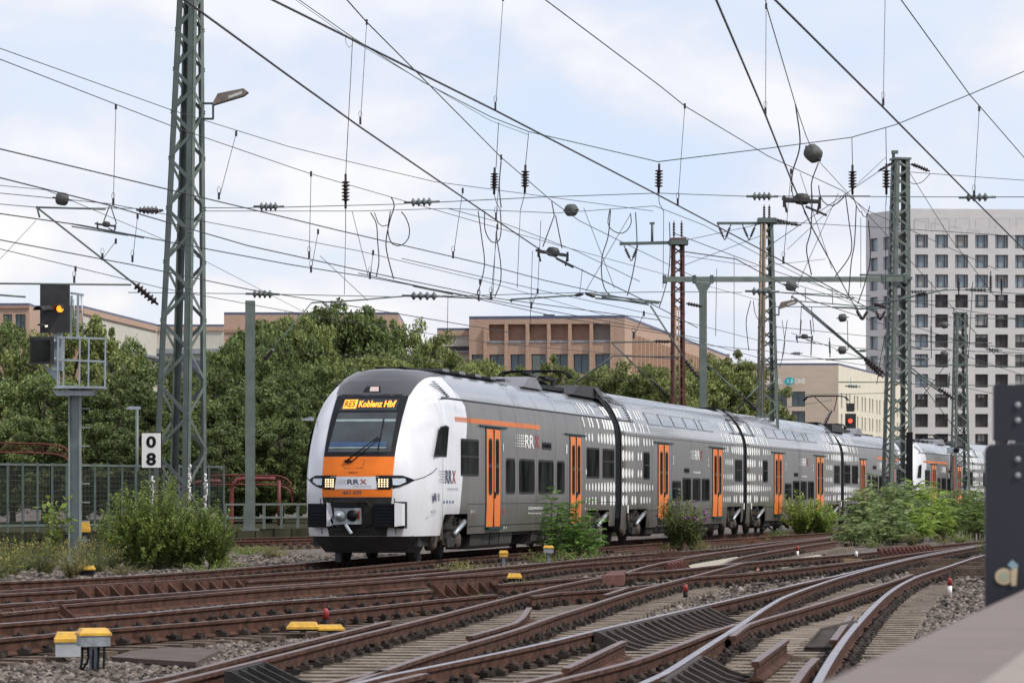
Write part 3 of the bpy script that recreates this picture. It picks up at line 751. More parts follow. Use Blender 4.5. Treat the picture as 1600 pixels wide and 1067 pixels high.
        # open coupler cover: ribbed absorber and white flap
        m = MB(); y0, y1 = (-1.06, -.66) if sg < 0 else (.40, .84); c = front_pt((y0+y1)/2, 1.0)
        f0 = c.y-.12
        m.box(((y0+y1)/2, f0+.35, .99), (y1-y0, .8, .50), 0, 0)
        for k in range(7): m.box(((y0+y1)/2, f0-.05, .79+k*.07), (y1-y0-.03, .05, .035), 0, 0)
        yw = y1+.02
        m.prism([(yw, f0-.10, .76), (yw+.15, f0-.04, .78), (yw+.15, f0-.04, 1.24), (yw, f0-.10, 1.26)], (.03, .12, 0), 1)
        m.box((yw+.07, f0+.2, 1.0), (.2, .3, .56), 0, 0)
        m.build('energy_absorber', [M_black, M_white], body, world=False)
    for sg in (-1, 1):
        m = MB(); m.tube([front_pt(sg*y, z, .006) for y, z in ((1.14,1.74),(1.22,1.77),(1.29,1.81),(1.34,1.86),(1.375,1.92),(1.395,2.0))], .008, 5)
        m.tube([front_pt(sg*.80, z, .006) for z in (.6, .9, 1.2, 1.36)], .007, 5); m.build('panel_seam', M_under, body, world=False)
    # coupler bay and coupler
    m = MB(); fpatch(m, rows(.56, 1.375, -.62, -.75, .62, .75, 4), .012, 0)
    for z_ in (1.3, .7): m.bar(front_pt(-.55, z_, .04), front_pt(.3, z_, .04), .05, .05, 0)
    m.tube([front_pt(.25, 1.3, .05), front_pt(.38, 1.1, .06), front_pt(.36, .85, .06), front_pt(.2, .75, .05)], .02, 6, 0)
    m.build('coupler_bay', M_under, body, world=False)
    m = MB(); c = front_pt(-.12, 1.0); f0 = c.y-.45
    m.box((-.13, f0+.3, .98), (.5, .5, .34), 0, 0); m.box((-.14, f0+.15, 1.22), (.42, .4, .10), 0, 1)
    m.lathe((-.25, f0+.1, .99), (-.25, f0-.2, .99), [(0, .13), (.4, .12), (.8, .06), (1, .03)], 12, 0)
    m.lathe((.02, f0+.06, .99), (.02, f0-.0, .99), [(0, .12), (1, .12)], 14, 1)
    m.box((.14, f0+.12, 1.0), (.03, .08, .18), 0, 2)
    m.bar((-.12, f0+.02, .80), (.02, f0-.05, .62), .05, .04, 3); m.box((-.35, f0+.2, .82), (.12, .2, .04), 0, 3)
    m.box((-.18, f0+.02, 1.22), (.04, .02, .04), 0, 4); m.box((-.02, f0+.02, 1.22), (.04, .02, .04), 0, 4)
    m.tube([(-.4, f0+.2, 1.1), (-.45, f0+.1, .9), (-.4, f0+.2, .75)], .025, 6, 1)
    m.build('coupler', [M_galv, M_black, M_red, M_lens, M_yellow], body, world=False)
    # skirt / snow plough
    m = MB(); vs = []; prof = [(1.28, 1.7), (1.1, .95), (.7, .62), (0, .52), (-.7, .62), (-1.1, .95), (-1.28, 1.7)]
    for a, b in zip(prof, prof[1:]):
        m.add([(a[0], a[1]+.15, .56), (b[0], b[1]+.15, .56), (b[0]*.80, b[1]+.45, .20), (a[0]*.80, a[1]+.45, .20)], [(3,2,1,0)], 0)
        m.add([(a[0], a[1]+.15, .56), (b[0], b[1]+.15, .56), (b[0]*.9, b[1]+.35, .72), (a[0]*.9, a[1]+.35, .72)], [(0,1,2,3)], 0)
    m.box((0, 2.2, .5), (2.3, 1.6, .35), 0, 0); m.box((-.55, 1.2, .12), (.12, .1, .25), 0, 0)
    m.build('snow_plough', M_black2, body, world=False)
    # wiper: two arms and the tall blade
    m = MB(); a = front_pt(-.22, 2.13, .05); b = front_pt(.38, 2.62, .05)
    m.tube([a, b], .014, 6); m.tube([front_pt(-.12, 2.1, .05), front_pt(.44, 2.6, .06)], .012, 6); m.bar(front_pt(.42, 2.35, .04), front_pt(.42, 3.02, .04), .02, .02)
    m.box(front_pt(-.19, 2.12, .04), (.14, .05, .05)); m.build('wiper', M_black, body, world=False)
    # mirror / camera fin on the far side of the cab
    m = MB(); m.prism([(-1.38, 2.1, 3.02), (-1.60, 2.1, 3.03), (-1.60, 2.1, 3.06), (-1.38, 2.1, 3.10)], (0, .25, 0)); m.build('camera_fin', M_galv, body, world=False)
    # roof gear
    m = MB()
    m.prism([(.85, 14.6, 4.12), (.85, 14.6+.9, 4.40), (.85, 16.4, 4.40), (.85, 17.3, 4.12)], (-1.7, 0, 0), 0)
    m.build('roof_unit', mat('roof_unit_grey', (.20,.20,.22), .45, .2, .1, 2), body, world=False)
    m = MB()
    for k in range(9): m.box((.3-.15*(k % 2), 6+k*.9, 4.23), (.9, .7, .06), 0, k % 2)
    for k in range(4): m.tube([(.6-.1*k, 17.6, 4.3), (.55-.1*k, 18.6, 4.42), (.5-.1*k, 20.2, 4.30+.02*k), (.55, 22.3, 4.2)], .03, 6, 1)
    m.box((0, 19.5, 4.24), (1.3, 4.0, .10), 0, 1)
    for x_ in (-.5, .5):
        for s_ in (18.2, 20.6): MB().lathe((x_, s_, 4.2), (x_, s_, 4.5), [(0, .05), (.2, .09), (.35, .05), (.5, .09), (.65, .05), (.8, .09), (1, .05)], 10, 0).build('roof_insulator', M_ins, body, world=False)
    MB().box((.0, 2.0+2.2, 4.21), (.7, .9, .03), 0, 0).build('roof_hatch', M_black, body, world=False)
    m.build('roof_equipment', [M_cap, M_black, M_ins], body, world=False)
    m = MB(); m.prism([(.92, 21.2, 4.12), (.92, 22.4, 4.40), (.92, LEN1, 4.43), (.92, LEN1, 4.1)], (-1.84, 0, 0), 0)
    for x_ in (1,): m.prism([(.92, 24.6, 4.40), (1.15, 24.9, 4.05), (1.15, LEN1, 4.05), (.92, LEN1, 4.43)], (-.01, 0, .0), 0)
    m.build('roof_fairing', M_black2, body, world=False)
    make_bogie(3.85, body); make_bogie(22.65, body); make_under(6.1, 20.6, body)
    return body
def pantograph(body, up):
    m = MB(); s = 3.2+LEN1-6.4-2.2; z = 4.5
    m.bar((-.55, s-.9, z), (-.55, s+.9, z), .06, .06); m.bar((.55, s-.9, z), (.55, s+.9, z), .06, .06); m.bar((-.55, s-.9, z), (.55, s-.9, z), .06, .06); m.bar((-.55, s+.9, z), (.55, s+.9, z), .06, .06)
    if up:
        k = (0, s-1.1, z+.62); h = (0, s+.7, z+1.2)
        m.tube([(0, s+.8, z+.05), k], .045, 8)
        for x_ in (-.35, .35): m.tube([(x_*.3, s-1.1, z+.62), (x_*1.4, s+.7, z+1.2)], .02, 6)
        m.tube([(.1, s+.6, z+.1), (.1, s-1.0, z+.55)], .018, 6)
        hz = z+1.24
    else:
        m.tube([(0, s+.8, z+.05), (0, s-1.0, z+.12)], .045, 8); m.tube([(0, s-1.0, z+.12), (0, s+.7, z+.18)], .03, 6); hz = z+.22
    for ds in (-.2, .2):
        m.tube([(-.98, s+.7+ds, hz-.2), (-.85, s+.7+ds, hz-.04), (-.6, s+.7+ds, hz), (.6, s+.7+ds, hz), (.85, s+.7+ds, hz-.04), (.98, s+.7+ds, hz-.2)], .028, 6)
    m.build('pantograph', M_black, body, world=False)
def mid_car(parent):
    C = mid_body(); sk = [(6.2, 8.5, .6, 3.0), (16.9, 19.4, .6, 3.0), (3.5, 5.0, 1.8, 2.75), (22.3, 24.5, 1.8, 2.75), (4.9, 7.5, 3.5, 4.2), (1.7, 2.4, 3.5, 4.2), (22.6, 23.3, 3.5, 4.2)]
    for side in (-1, 1):
        dots(C, W2, side, 0, 1, sk); dots(C, W2, side, LEN2, -1, sk); fn = side_fn(W2, side, .008)
        seam(C, W2, side, 0, 2.6, 3.53, .03); seam(C, W2, side, LEN2-2.6, LEN2, 3.53, .03)
        seam(C, W2, side, 0, LEN2, 3.12, .012); seam(C, W2, side, 4.4, 20.6, .95, .012)
        for s in (2.6, 5.3, 8.8, 12.8, 16.8, 21.5): spatch(C, W2, side, s, s+.014, .6, 3.1, .005, 3)
        for s in (2.6, LEN2-2.6): spatch(C, W2, side, s, s+.03, 3.12, 4.3, .006, 3)
        if side > 0: rrx(C, fn, 12.4, 15.15, 2.54, 2.84, 4, 7, 4); text_on(C, '2', 9.1, 9.25, 2.35, 2.62, fn, 4, .02); text_on(C, '2', 16.3, 16.45, 2.35, 2.62, fn, 4, .02); text_on(C, 'rrx.de', 13.2, 14.6, 2.1, 2.18, fn, 4, .02)
        else:
            gn = lambda u, v: fn(-u, v); rrx(C, gn, -15.15, -12.4, 2.54, 2.84, 4, 7, 4)
        for s in (1.0, 24.6): spatch(C, W2, side, s, s+.22, 1.0-.1, 1.2-.1+.02, .008, 4)
        # louvres at the shoulder
        for k in range(7):
            for s in (1.9, 22.8): spatch(C, W2, side, s, s+.42, 3.56+k*.07, 3.595+k*.07, .010, 3)
        # black shoulder windows where the roof is cut away at the ends
    body = C.build('carriage', [M_white, M_tgrey, M_troof, M_black, M_dot, M_orange, M_text_d, M_red], parent, world=False)
    for side in (-1, 1):
        make_window(side, 3.7, 4.8, 1.86, 2.68, W2, body, .5, r=.08); make_window(side, 22.5, 24.2, 1.86, 2.64, W2, body, .5, r=.08)
        for s0, s1, z0, z1 in ((8.96,10.64,1.2,1.85),(10.98,12.67,1.2,1.95),(13.02,14.64,1.2,1.95),(14.96,16.6,1.2,1.95)): make_window(side, s0, s1, z0, z1, W2, body, .6 if s0 < 9 else 0, r=.1)
        make_door(side, 6.35, 8.25, W2, body); make_door(side, 17.3, 19.4, W2, body)
        make_window(side, 11.3, 12.35, 2.1, 2.26, W2, body, 0, 'destination_window', .03)
        m = MB()
        for s0, s1 in ((5.2,7.3),(7.7,9.8),(10.1,12.2),(12.5,14.6),(14.9,15.6),(15.9,18.2)):
            spatch(m, W2, side, s0, s1, 3.5, 3.88, .010, 0, 1)
            spatch(m, W2, side, s0+.06, s1-.06, 3.53, 3.85, .013, 1, 1)
        m.build('upper_deck_windows', [mat('upper_frame', (.13,.13,.14), .3, .2, .1, 2), M_sky_glass], body, world=False)
        for s0, d in ((.05, 1), (LEN2-.05, -1)):
            m = MB()
            spatch(m, W2, side, min(s0, s0+d*1.3), max(s0, s0+d*1.3), 4.02, 4.33, .012, 0, 1)
            for k in range(3):
                f3 = side_fn(W2, side, .03); m.bar(f3(s0+d*(.1+k*.45), 4.33), f3(s0+d*(.75+k*.45), 4.0), .05, .05, 1)
            m.build('roof_end_glazing', [M_black, M_troof], body, world=False)
    m = MB()
    for s in (.65, LEN2-.65):
        m.box((0, s, 4.40), (1.2, 1.2, .06), 0, 0)
        for k in range(4): m.bar((-.6, s-.5+k*.33, 4.44), (.6, s-.5+k*.33, 4.44), .05, .04, 0)
    m.build('roof_equipment', M_black, body, world=False)
    make_bogie(2.65, body); make_bogie(22.4, body); make_under(4.8, 20.3, body)
    return body
M_led = mat('led_orange', (.9,.25,.02), .5, emit=(1.0,.30,.03,1.6), var=.02)
M_led_w = mat('led_warm', (.9,.7,.4), .4, emit=(1.0,.70,.42,1.0), var=.02)
M_lens = mat('lamp_lens', (.55,.60,.66), .15, .2, .2, 30, coat=.6)
M_lamp_dim = mat('lamp_grid', (.55,.42,.40), .4, 0, .3, 60)
M_black2 = mat('skirt_black', (.022,.022,.024), .6, 0, .3, 3)
M_sky_glass = mat('upper_glass', (.12,.13,.155), .15, .1, .15, 1, coat=.5)
def bellows(parent, L_, W_):
    m = MB()
    for k in range(10):
        s = -.98+k*.1
        ring = [(W_[i][1]-.03-(.05 if k % 2 else 0), s+L_, W_[i][0]) for i in range(1, len(W_))]
        ring = [(x, s_, min(z_, 4.16) if z_ > .7 else .75) for x, s_, z_ in ring]
        full = ring+[(-x, s_, z_) for x, s_, z_ in ring[::-1]]
        m.prism([(x, s_, z_) for x, s_, z_ in full], (0, .09, 0))
    m.build('gangway_bellows', M_black, parent, world=False)
def copy_tree(o, parent=None):
    c = o.copy(); COL.objects.link(c); c.parent = parent
    for ch in list(o.children): copy_tree(ch, c)
    return c
path = [(-2.0,71.9),(3.03,97.5),(8.24,122.2),(14.0,146.7),(19.9,172.0),(26.3,197.2),(33.6,221.5)]
def build_trains():
    x0, y0 = path[0]
    root = thing('commuter_train', 'nearer grey train with orange doors and white nose, its display reading RE5 Koblenz Hbf', 'train', (x0, y0, 0), 0, 'electric commuter trains')
    def place(body, a, b, rev=False, org=(x0, y0)):
        th = math.atan2(b[0]-a[0], b[1]-a[1]); c, s = math.cos(th), math.sin(th)
        q = b if rev else a
        body.location = (q[0]-1.41*c-org[0], q[1]+1.41*s-org[1], 0); body.rotation_euler = (0, 0, -th+(math.pi if rev else 0))
    e = end_car(root); place(e, path[0], path[1])
    e4 = copy_tree(e, root); place(e4, path[3], path[4], True)
    pantograph(e, False); pantograph(e4, True)
    m = mid_car(root); bellows(m, 0, W2); place(m, path[1], path[2]); m.location += Vector((.06, .3, 0))
    m3 = copy_tree(m, root); place(m3, path[2], path[3]); m3.location += Vector((.07, .3, 0))
    bellows(e4, LEN1+.97, W1)
    org = path[4]
    root2 = thing('commuter_train', 'far grey train with white nose coupled behind the nearer train, beyond the right lattice mast', 'train', (org[0], org[1], 0), 0, 'electric commuter trains')
    f = copy_tree(e, root2); place(f, (org[0]+.12, org[1]+.5), path[5], False, org)
    f2 = copy_tree(m, root2); place(f2, path[5], path[6], False, org)
build_trains()
# ---------------------------------------------------------------- buildings
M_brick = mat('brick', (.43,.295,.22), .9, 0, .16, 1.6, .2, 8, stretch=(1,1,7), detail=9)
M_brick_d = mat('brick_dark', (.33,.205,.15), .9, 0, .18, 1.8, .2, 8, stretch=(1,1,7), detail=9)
M_cream = mat('cream_wall', (.52,.50,.44), .85, 0, .05, 1)
M_cream2 = mat('hotel_stone', (.50,.42,.34), .85, 0, .06, .6, stretch=(1,1,3))
M_tower = mat('tower_stone', (.58,.56,.55), .8, 0, .05, .35, stretch=(1,1,3))
M_bglass = mat('building_glass', (.05,.085,.10), .1, 0, .4, .25, coat=.4)
M_curt = mat('window_curtain', (.05,.042,.042), .6, 0, .3, .5, stretch=(4,4,1))
M_curt2 = mat('window_blind', (.20,.25,.28), .3, 0, .25, .4, coat=.5, stretch=(2,2,1))
M_frame = mat('window_frame_dark', (.035,.025,.03), .5, 0, .2, 3)
M_roofedge = mat('roof_edge_blue', (.09,.10,.16), .5, 0, .2, 2)
M_sillgrey = mat('sill_grey', (.25,.27,.30), .5, 0, .2, 2)
def facade(parent, A, B, z0, z1, holes, thick, m_wall, name='wall', mats_extra=()):
    """wall between ground points A and B with rectangular holes [(u0,u1,z0,z1)] (u along A->B), outside is the right hand side of A->B turned to the camera"""
    A = Vector((A[0], A[1], 0)); B = Vector((B[0], B[1], 0)); d = (B-A); Ln = d.length; d.normalize(); nrm = Vector((d.y, -d.x, 0))
    us = sorted({0, Ln} | {round(h[0], 3) for h in holes} | {round(h[1], 3) for h in holes}); zs = sorted({z0, z1} | {round(h[2], 3) for h in holes} | {round(h[3], 3) for h in holes})
    mb = MB(); pt = lambda u, z, k=0: A+d*u+Vector((0, 0, z))-nrm*k
    for u0, u1 in zip(us, us[1:]):
        for a, b in zip(zs, zs[1:]):
            um, zm = (u0+u1)/2, (a+b)/2
            if any(h[0] < um < h[1] and h[2] < zm < h[3] for h in holes): continue
            mb.add([pt(u0, a), pt(u1, a), pt(u1, b), pt(u0, b)], [(0, 1, 2, 3)])
    for h in holes:
        q = [(h[0], h[2]), (h[1], h[2]), (h[1], h[3]), (h[0], h[3])]
        for (a, b), (c, e) in zip(q, q[1:]+q[:1]): mb.add([pt(a, b), pt(c, e), pt(c, e, thick), pt(a, b, thick)], [(0, 1, 2, 3)])
    mb.build(name, m_wall, parent); return pt, nrm, d, Ln
def window_in(parent, pt, h, thick, glass, nmull=2, frame=None, off=.5, fw=.07):
    mb = MB(); u0, u1, a, b = h; k = thick
    mb.add([pt(u0, a, k), pt(u1, a, k), pt(u1, b, k), pt(u0, b, k)], [(0, 1, 2, 3)], 1)
    bars = [(u0, u0+fw), (u1-fw, u1)]+[(u-fw/2, u+fw/2) for u in [u0+(u1-u0)*t for t in ([.25, .75] if nmull == 2 else [.5] if nmull == 1 else [])]]
    for p, q in bars: mb.prism([pt(p, a, k-.02), pt(q, a, k-.02), pt(q, b, k-.02), pt(p, b, k-.02)], (pt(0, 0, -.06)-pt(0, 0, 0)))
    for p, q in ((a, a+fw), (b-fw, b)): mb.prism([pt(u0+fw, p, k-.02), pt(u1-fw, p, k-.02), pt(u1-fw, q, k-.02), pt(u0+fw, q, k-.02)], (pt(0, 0, -.06)-pt(0, 0, 0)))
    return mb.build('window', [frame or M_frame, glass], parent)
def solid(parent, ring, z0, z1, m, name='roof'):
    mb = MB(); mb.prism([(p[0], p[1], z0) for p in ring], (0, 0, z1-z0)); return mb.build(name, m, parent)
# brick building
def zof(py, Y): return CAMZ+(HOR-py)/F*Y
Yb = 400.0; X = lambda px, Y=Yb: (px-800)/F*Y
A = (X(733), Yb); B = (X(975), Yb-2.5); C_ = (X(1136, 510), 510.0)
ztop = zof(499, Yb)
br = thing('brick_building', 'orange brick office building with deep recessed bays and a long finned side', 'building', (A[0], A[1], 0), 0)
holes = []; 
for a, b in ((764,789),(794,822),(827.5,855.6),(861,889),(894,922.5),(927.5,955)): holes.append((X(a)-X(733), X(b)-X(733), zof(533, Yb), zof(507, Yb)))
wh = [(X(a)-X(733), X(b)-X(733), zof(585, Yb), zof(554, Yb)) for a, b in ((737,755),(765,788),(798,821),(831,854),(864,888),(897,921),(931,954))]
pt, nr, dd, Ln = facade(br, A, B, -.3, ztop, holes+wh, 1.1, M_brick)
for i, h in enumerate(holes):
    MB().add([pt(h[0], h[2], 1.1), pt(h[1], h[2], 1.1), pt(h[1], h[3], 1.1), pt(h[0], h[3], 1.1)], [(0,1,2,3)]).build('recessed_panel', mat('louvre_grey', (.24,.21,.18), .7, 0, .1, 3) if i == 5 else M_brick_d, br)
    MB().prism([pt(h[0]-.05, h[2]-.22, -.03), pt(h[1]+.05, h[2]-.22, -.03), pt(h[1]+.05, h[2]+.02, -.03), pt(h[0]-.05, h[2]+.02, -.03)], pt(0,0,-.08)-pt(0,0,0)).build('sill', M_sillgrey, br)
for h in wh: window_in(br, pt, h, .5, M_bglass, 1)
for px in (758.5, 791.5, 825, 858.5, 891.5, 925, 957.5):
    u = X(px)-X(733); MB().prism([pt(u-.16, -.3, -.02), pt(u+.16, -.3, -.02), pt(u+.16, ztop-1.0, -.02), pt(u-.16, ztop-1.0, -.02)], pt(0,0,-.30)-pt(0,0,0)).build('pilaster', M_brick, br)
sh = []; Ls = math.dist(B, C_)
for i in range(26):
    u = 10+i*4.0
    if u+1.4 < Ls: sh.append((u, u+1.4, 9.6, 11.6))
pt2, nr2, d2, L2 = facade(br, B, C_, -.3, ztop, sh, .6, M_brick, 'side_wall')
for h in sh: window_in(br, pt2, h, .6, M_bglass, 0)
for i in range(30):
    u = 7+i*3.9
    if u < L2: MB().prism([pt2(u-.2, 12.4, -.02), pt2(u+.2, 12.4, -.02), pt2(u+.2, ztop-1.6, -.02), pt2(u-.2, ztop-1.6, -.02)], pt2(0,0,-.5)-pt2(0,0,0)).build('fin', M_brick, br)
solid(br, [A, B, C_, (C_[0]-18, C_[1]+10)], ztop, ztop+.35, M_roofedge, 'roof')
solid(br, [(X(850),Yb+8),(X(868),Yb+8),(X(868),Yb+14),(X(850),Yb+14)], ztop+.35, ztop+1.0, M_roofedge, 'roof_hatch')
def block(label, px0, px1, ytop, Y, m, depth=20, bands=(), cat='building', wins=(), name='low_building', y1top=None, dY=0):
    A = (X(px0, Y), Y); B = (X(px1, Y+dY), Y+dY); z1 = zof(ytop, Y)
    b = thing(name, label, cat, (A[0], A[1], 0), 0)
    hs = [(X(a, Y)-A[0], X(c, Y)-A[0], zof(e, Y), zof(d, Y)) for a, c, d, e in wins]
    pt, nr, dd, Ln = facade(b, A, B, -.3, z1, hs, .4, m)
    for h in hs: window_in(b, pt, h, .4, M_bglass, 1 if h[1]-h[0] < 4 else 2)
    solid(b, [A, B, (B[0], B[1]+depth), (A[0], A[1]+depth)], z1, z1+.3, M_roofedge, 'roof')
    for s_ in (0, 1):
        q = [A, B][s_]; MB().add([(q[0], q[1], -.3), (q[0], q[1]+depth, -.3), (q[0], q[1]+depth, z1), (q[0], q[1], z1)], [(0,1,2,3)]).build('side_wall', m, b)
    for ya, yb_, mm, pr in bands:
        MB().prism([pt(0, zof(yb_, Y), -.02), pt(Ln, zof(yb_, Y), -.02), pt(Ln, zof(ya, Y), -.02), pt(0, zof(ya, Y), -.02)], pt(0,0,-pr)-pt(0,0,0)).build('wall_band', mm, b)
    return b
block('red brick block rising behind the big tree left of the train', 350, 622, 492, 392, M_brick, 20, [(515,520,M_brick_d,.12)], wins=((590,604,520,530),))
block('low cream walled wing with brick parapet joining the orange brick building', 683, 733, 516.5, 404, M_cream, 20, [(517,524.5,M_brick,.2),(541,548,M_frame,.1),(548,551,M_sillgrey,.5)])
block('cream walled building with brick parapet seen through the left lattice mast', 244, 350, 510.5, 445, M_cream, 20, [(511,517,M_brick,.2),(545,553,M_sillgrey,.6),(563,577,M_roofedge,.8)])
w = block('long white building with a sloping brick parapet behind the left trees', 128, 244, 481, 400, M_cream, 4, [(481.5,490,M_brick,.2),(534,538,M_sillgrey,.5),(556,566,M_roofedge,.6)], wins=((180,187,541,552),(192,199,541,552),(204,211,541,552),(216,224,541,552),(229,238,541,556)), dY=44)
block('brick block at the left edge of the photo behind the signal', -60, 46, 477.5, 420, M_brick, 25, [(478,482,M_brick_d,.2)], wins=((5,19,491,520),(24,40,491,520)))
block('low brick block between the left tree crowns behind the signal head', 46, 128, 481, 440, M_brick, 25, [(482,486,M_brick_d,.2)])
block('small brick building beyond the rusty mast and the finned facade', 1068, 1140, 556, 560, M_brick, 25, [(557,560,M_brick_d,.3)])
b2 = block('brick building corner with flat roof just behind the rusty mast', 1072, 1095, 541, 520, M_brick, 10, [], wins=((1074,1079,548,556),), dY=0)

# tower
Yt = 575.0; c0 = (X(1417, Yt), Yt); c1 = (X(1700, Yt), Yt+2); cl = (X(1353, Yt+11), Yt+11)
tz = zof(330, Yt)
tw = thing('office_tower', 'tall pale stone tower with a grid of square windows at the right', 'building', (c0[0], c0[1], 0), 0)
pit = 31.65/F*Yt; wd = 20.4/F*Yt; rowp = 31.1/F*Yt; hs = []
for c in range(9):
    for r in range(12):
        u = X(1430, Yt)-c0[0]+c*pit; zt = zof(366.5, Yt)-r*rowp; hs.append((u, u+wd, zt-20.8/F*Yt, zt))
pt, nr, dd, Ln = facade(tw, c0, c1, -.3, tz, hs, .55, M_tower)
for i, h in enumerate(hs):
    c, r = divmod(i, 12)
    window_in(tw, pt, h, .55, M_curt2 if (r < 3 or (c < 1 and r < 8)) else (M_curt if (r > 4 or (c+r) % 3) else M_bglass), 2 if r < 5 else 1, fw=.12)
rnd = random.Random(21)
for h in hs:
    if rnd.random() < .38:
        u0, u1, a, b = h; k = rnd.choice((.25, .4, .55, .8)); v0 = b-(b-a)*k; w2 = (u1-u0)*.25
        p, q = (u0+.1, u1-.1) if rnd.random() < .5 else (u0+w2, u1-w2)
        MB().add([pt(p, v0, .52), pt(q, v0, .52), pt(q, b-.1, .52), pt(p, b-.1, .52)], [(0,1,2,3)]).build('blind', mat('roller_blind', (.30,.30,.29), .8, 0, .2, .5), tw)
hs2 = []; dl = math.dist(cl, c0)
for c in range(3):
    for r in range(12):
        u = dl*(.09+.335*c); zt = zof(366.5, Yt)-r*rowp; hs2.append((u, u+dl*.20, zt-20.8/F*Yt, zt))
pt, nr, dd, Ln = facade(tw, cl, c0, -.3, tz, hs2, .5, M_tower, 'side_wall')
for h in hs2: window_in(tw, pt, h, .5, M_curt2, 0, fw=.12)
solid(tw, [cl, c0, c1, (c1[0], c1[1]+30), (cl[0]+4, cl[1]+30)], tz, tz+.4, M_tower, 'roof')
pt = lambda u, z, k=0: Vector((c0[0]+u, c0[1]-k, z))
for c in range(7):
    u = X(1430, Yt)-c0[0]+c*pit; z0_, z1_ = zof(358, Yt), zof(342, Yt); g_ = MB()
    for a, b, e, f in ((u-.1, u-.03, z0_, z1_), (u+wd+.03, u+wd+.1, z0_, z1_), (u-.1, u+wd+.1, z1_, z1_+.06)): g_.prism([pt(a, e, .03), pt(b, e, .03), pt(b, f, .03), pt(a, f, .03)], (0, .02, 0))
    g_.build('panel_joint', mat('joint', (.36,.34,.35), .8), tw)
# hotel
Yh = 480.0; h0 = (X(1150, Yh), Yh+1.0); h1 = (X(1310, Yh), Yh); h2 = (X(1425, 560), 560.0); hz = zof(570.5, Yh)
ho = thing('hotel_building', 'beige hotel block with a side wing toned cream as if sunlit and a turquoise emblem in its sign', 'building', (h0[0], h0[1], 0), 0)
hh = []
for a, b in ((1168,1183),(1190,1205),(1215,1230),(1238,1258.5)):
    for t, u in ((611.5,635),(642,664),(672,694)): hh.append((X(a, Yh)-h0[0], X(b, Yh)-h0[0], zof(u, Yh), zof(t, Yh)))
pt, nr, dd, Ln = facade(ho, h0, h1, -.3, hz, hh, .4, M_cream2)
for h in hh: window_in(ho, pt, h, .4, M_bglass, 1)
L3 = math.dist(h1, h2); hh = []
for i in range(17):
    for t, u in ((613,637),(646,668),(678,700)):
        hh.append((2.5+i*4.0+(i % 2)*.8, 2.5+i*4.0+(i % 2)*.8+1.35, zof(u, Yh), zof(t, Yh)))
M_hotel_sunlit = mat('hotel_stone_sunlit', (.66,.61,.50), .85, 0, .06, .6)  # front stone again, paler: sunlight on the right face put into the colour
pt, nr, dd, Ln = facade(ho, h1, h2, -.3, hz, hh, .5, M_hotel_sunlit, 'side_wall')
for h in hh: window_in(ho, pt, h, .5, M_curt, 0)
solid(ho, [h0, h1, h2, (h0[0], h2[1])], hz, hz+.3, M_roofedge, 'roof')
sg_ = MB(); fn = lambda u, v: Vector((X(u, Yh-1), Yh-.7, v))
zz0, zz1 = zof(599.5, Yh), zof(592, Yh)
text_on(sg_, 'MOTEL', 1193, 1223.5, zz0, zz1, fn, 0, .01); text_on(sg_, 'ONE', 1243, 1258, zz0, zz1, fn, 0, .01)
zc = (zz0+zz1)/2
for rx, rz, c, yy in ((8.0, .55, 1233.5, 0), (5.2, .34, 1234.5, -.05)):
    vs = [Vector((X(c+rx*math.cos(t)-(.9*math.sin(t)), Yh-1), Yh-.72+yy, zc+rz*math.sin(t)+.12*math.cos(t))) for t in [k*math.pi/10 for k in range(20)]]
    sg_.add(vs, [tuple(range(20))], 1 if yy == 0 else 2)
text_on(sg_, '1', 1233, 1236, zz0+.12, zz1+.16, lambda u, v: Vector((X(u, Yh-1), Yh-.83, v)), 1, .03)
sg_.build('sign_lettering', [mat('sign_white', (.75,.78,.8), .5), mat('sign_teal', (.02,.36,.42), .5), mat('sign_pale', (.35,.6,.62), .5)], ho)
MB().box((X(1324, 492), 491.6, zof(596, 492)), (.9, .3, 1.1)).build('side_sign', mat('sign_teal', (.02,.36,.42), .5), ho)
# ---------------------------------------------------------------- embankment kerb, fences
st = MB(); 
def edge(px, py, z=.2): return G(px, py, z)
kl = [G(a, b, .2) for a, b in ((-300,833),(0,832),(240,828.5),(468,825),(700,822),(1000,818))]
for a, b in zip(kl, kl[1:]): st.prism([a+Vector((0,0,-.5)), b+Vector((0,0,-.5)), b, a], (0, 60, 0))
tag(st.build('pavement_behind_tracks', mat('kerb_concrete', (.045,.045,.03), 1.0, 0, .3, 1, spec=0.0)), kind='structure')
def fence(label, pts_px, zt, gap, nm='metal_fence', mesh=True, mtl=None, cat='fence', rails=(.1, .97), post=.06, poststep=6, pr=.028):
    ln = smooth_line([G(a, b, .2) for a, b in pts_px], gap); r = thing(nm, label, cat, tuple(ln[0]))
    for t in rails:
        m = MB()
        for a, b in zip(ln, ln[1:]): m.bar(a+Vector((0,0,zt*t)), b+Vector((0,0,zt*t)), .06, .07)
        m.build('rail', mtl or M_green, r)
    n = 0
    for i, p in enumerate(ln):
        if i % poststep == 0: MB().box(p+Vector((0, -.05, zt/2)), (post*1.7, post, zt)).build('post', mtl or M_green, r)
    if mesh:
        m = MB()
        for a, b in zip(ln, ln[1:]):
            for k in range(10):
                q = a.lerp(b, k/10)+Vector((0,.03,0)); m.box(q+Vector((0,0,zt*.52)), (.012, .012, zt*.9))
        for k in range(12):
            z_ = zt*(.08+.074*k)
            for a, b in zip(ln, ln[1:]): m.bar(a+Vector((0,.03,z_)), b+Vector((0,.03,z_)), .01, .012)
        m.build('mesh_infill', mat('fence_mesh', (.05,.06,.05), .7), r)
    return r
fence('tall green mesh fence behind the tracks at the left', [(-60,833.5),(0,832.5),(120,830.5),(240,828.5),(350,827)], 2.25, .78, poststep=1, post=.04, mtl=M_green_d)
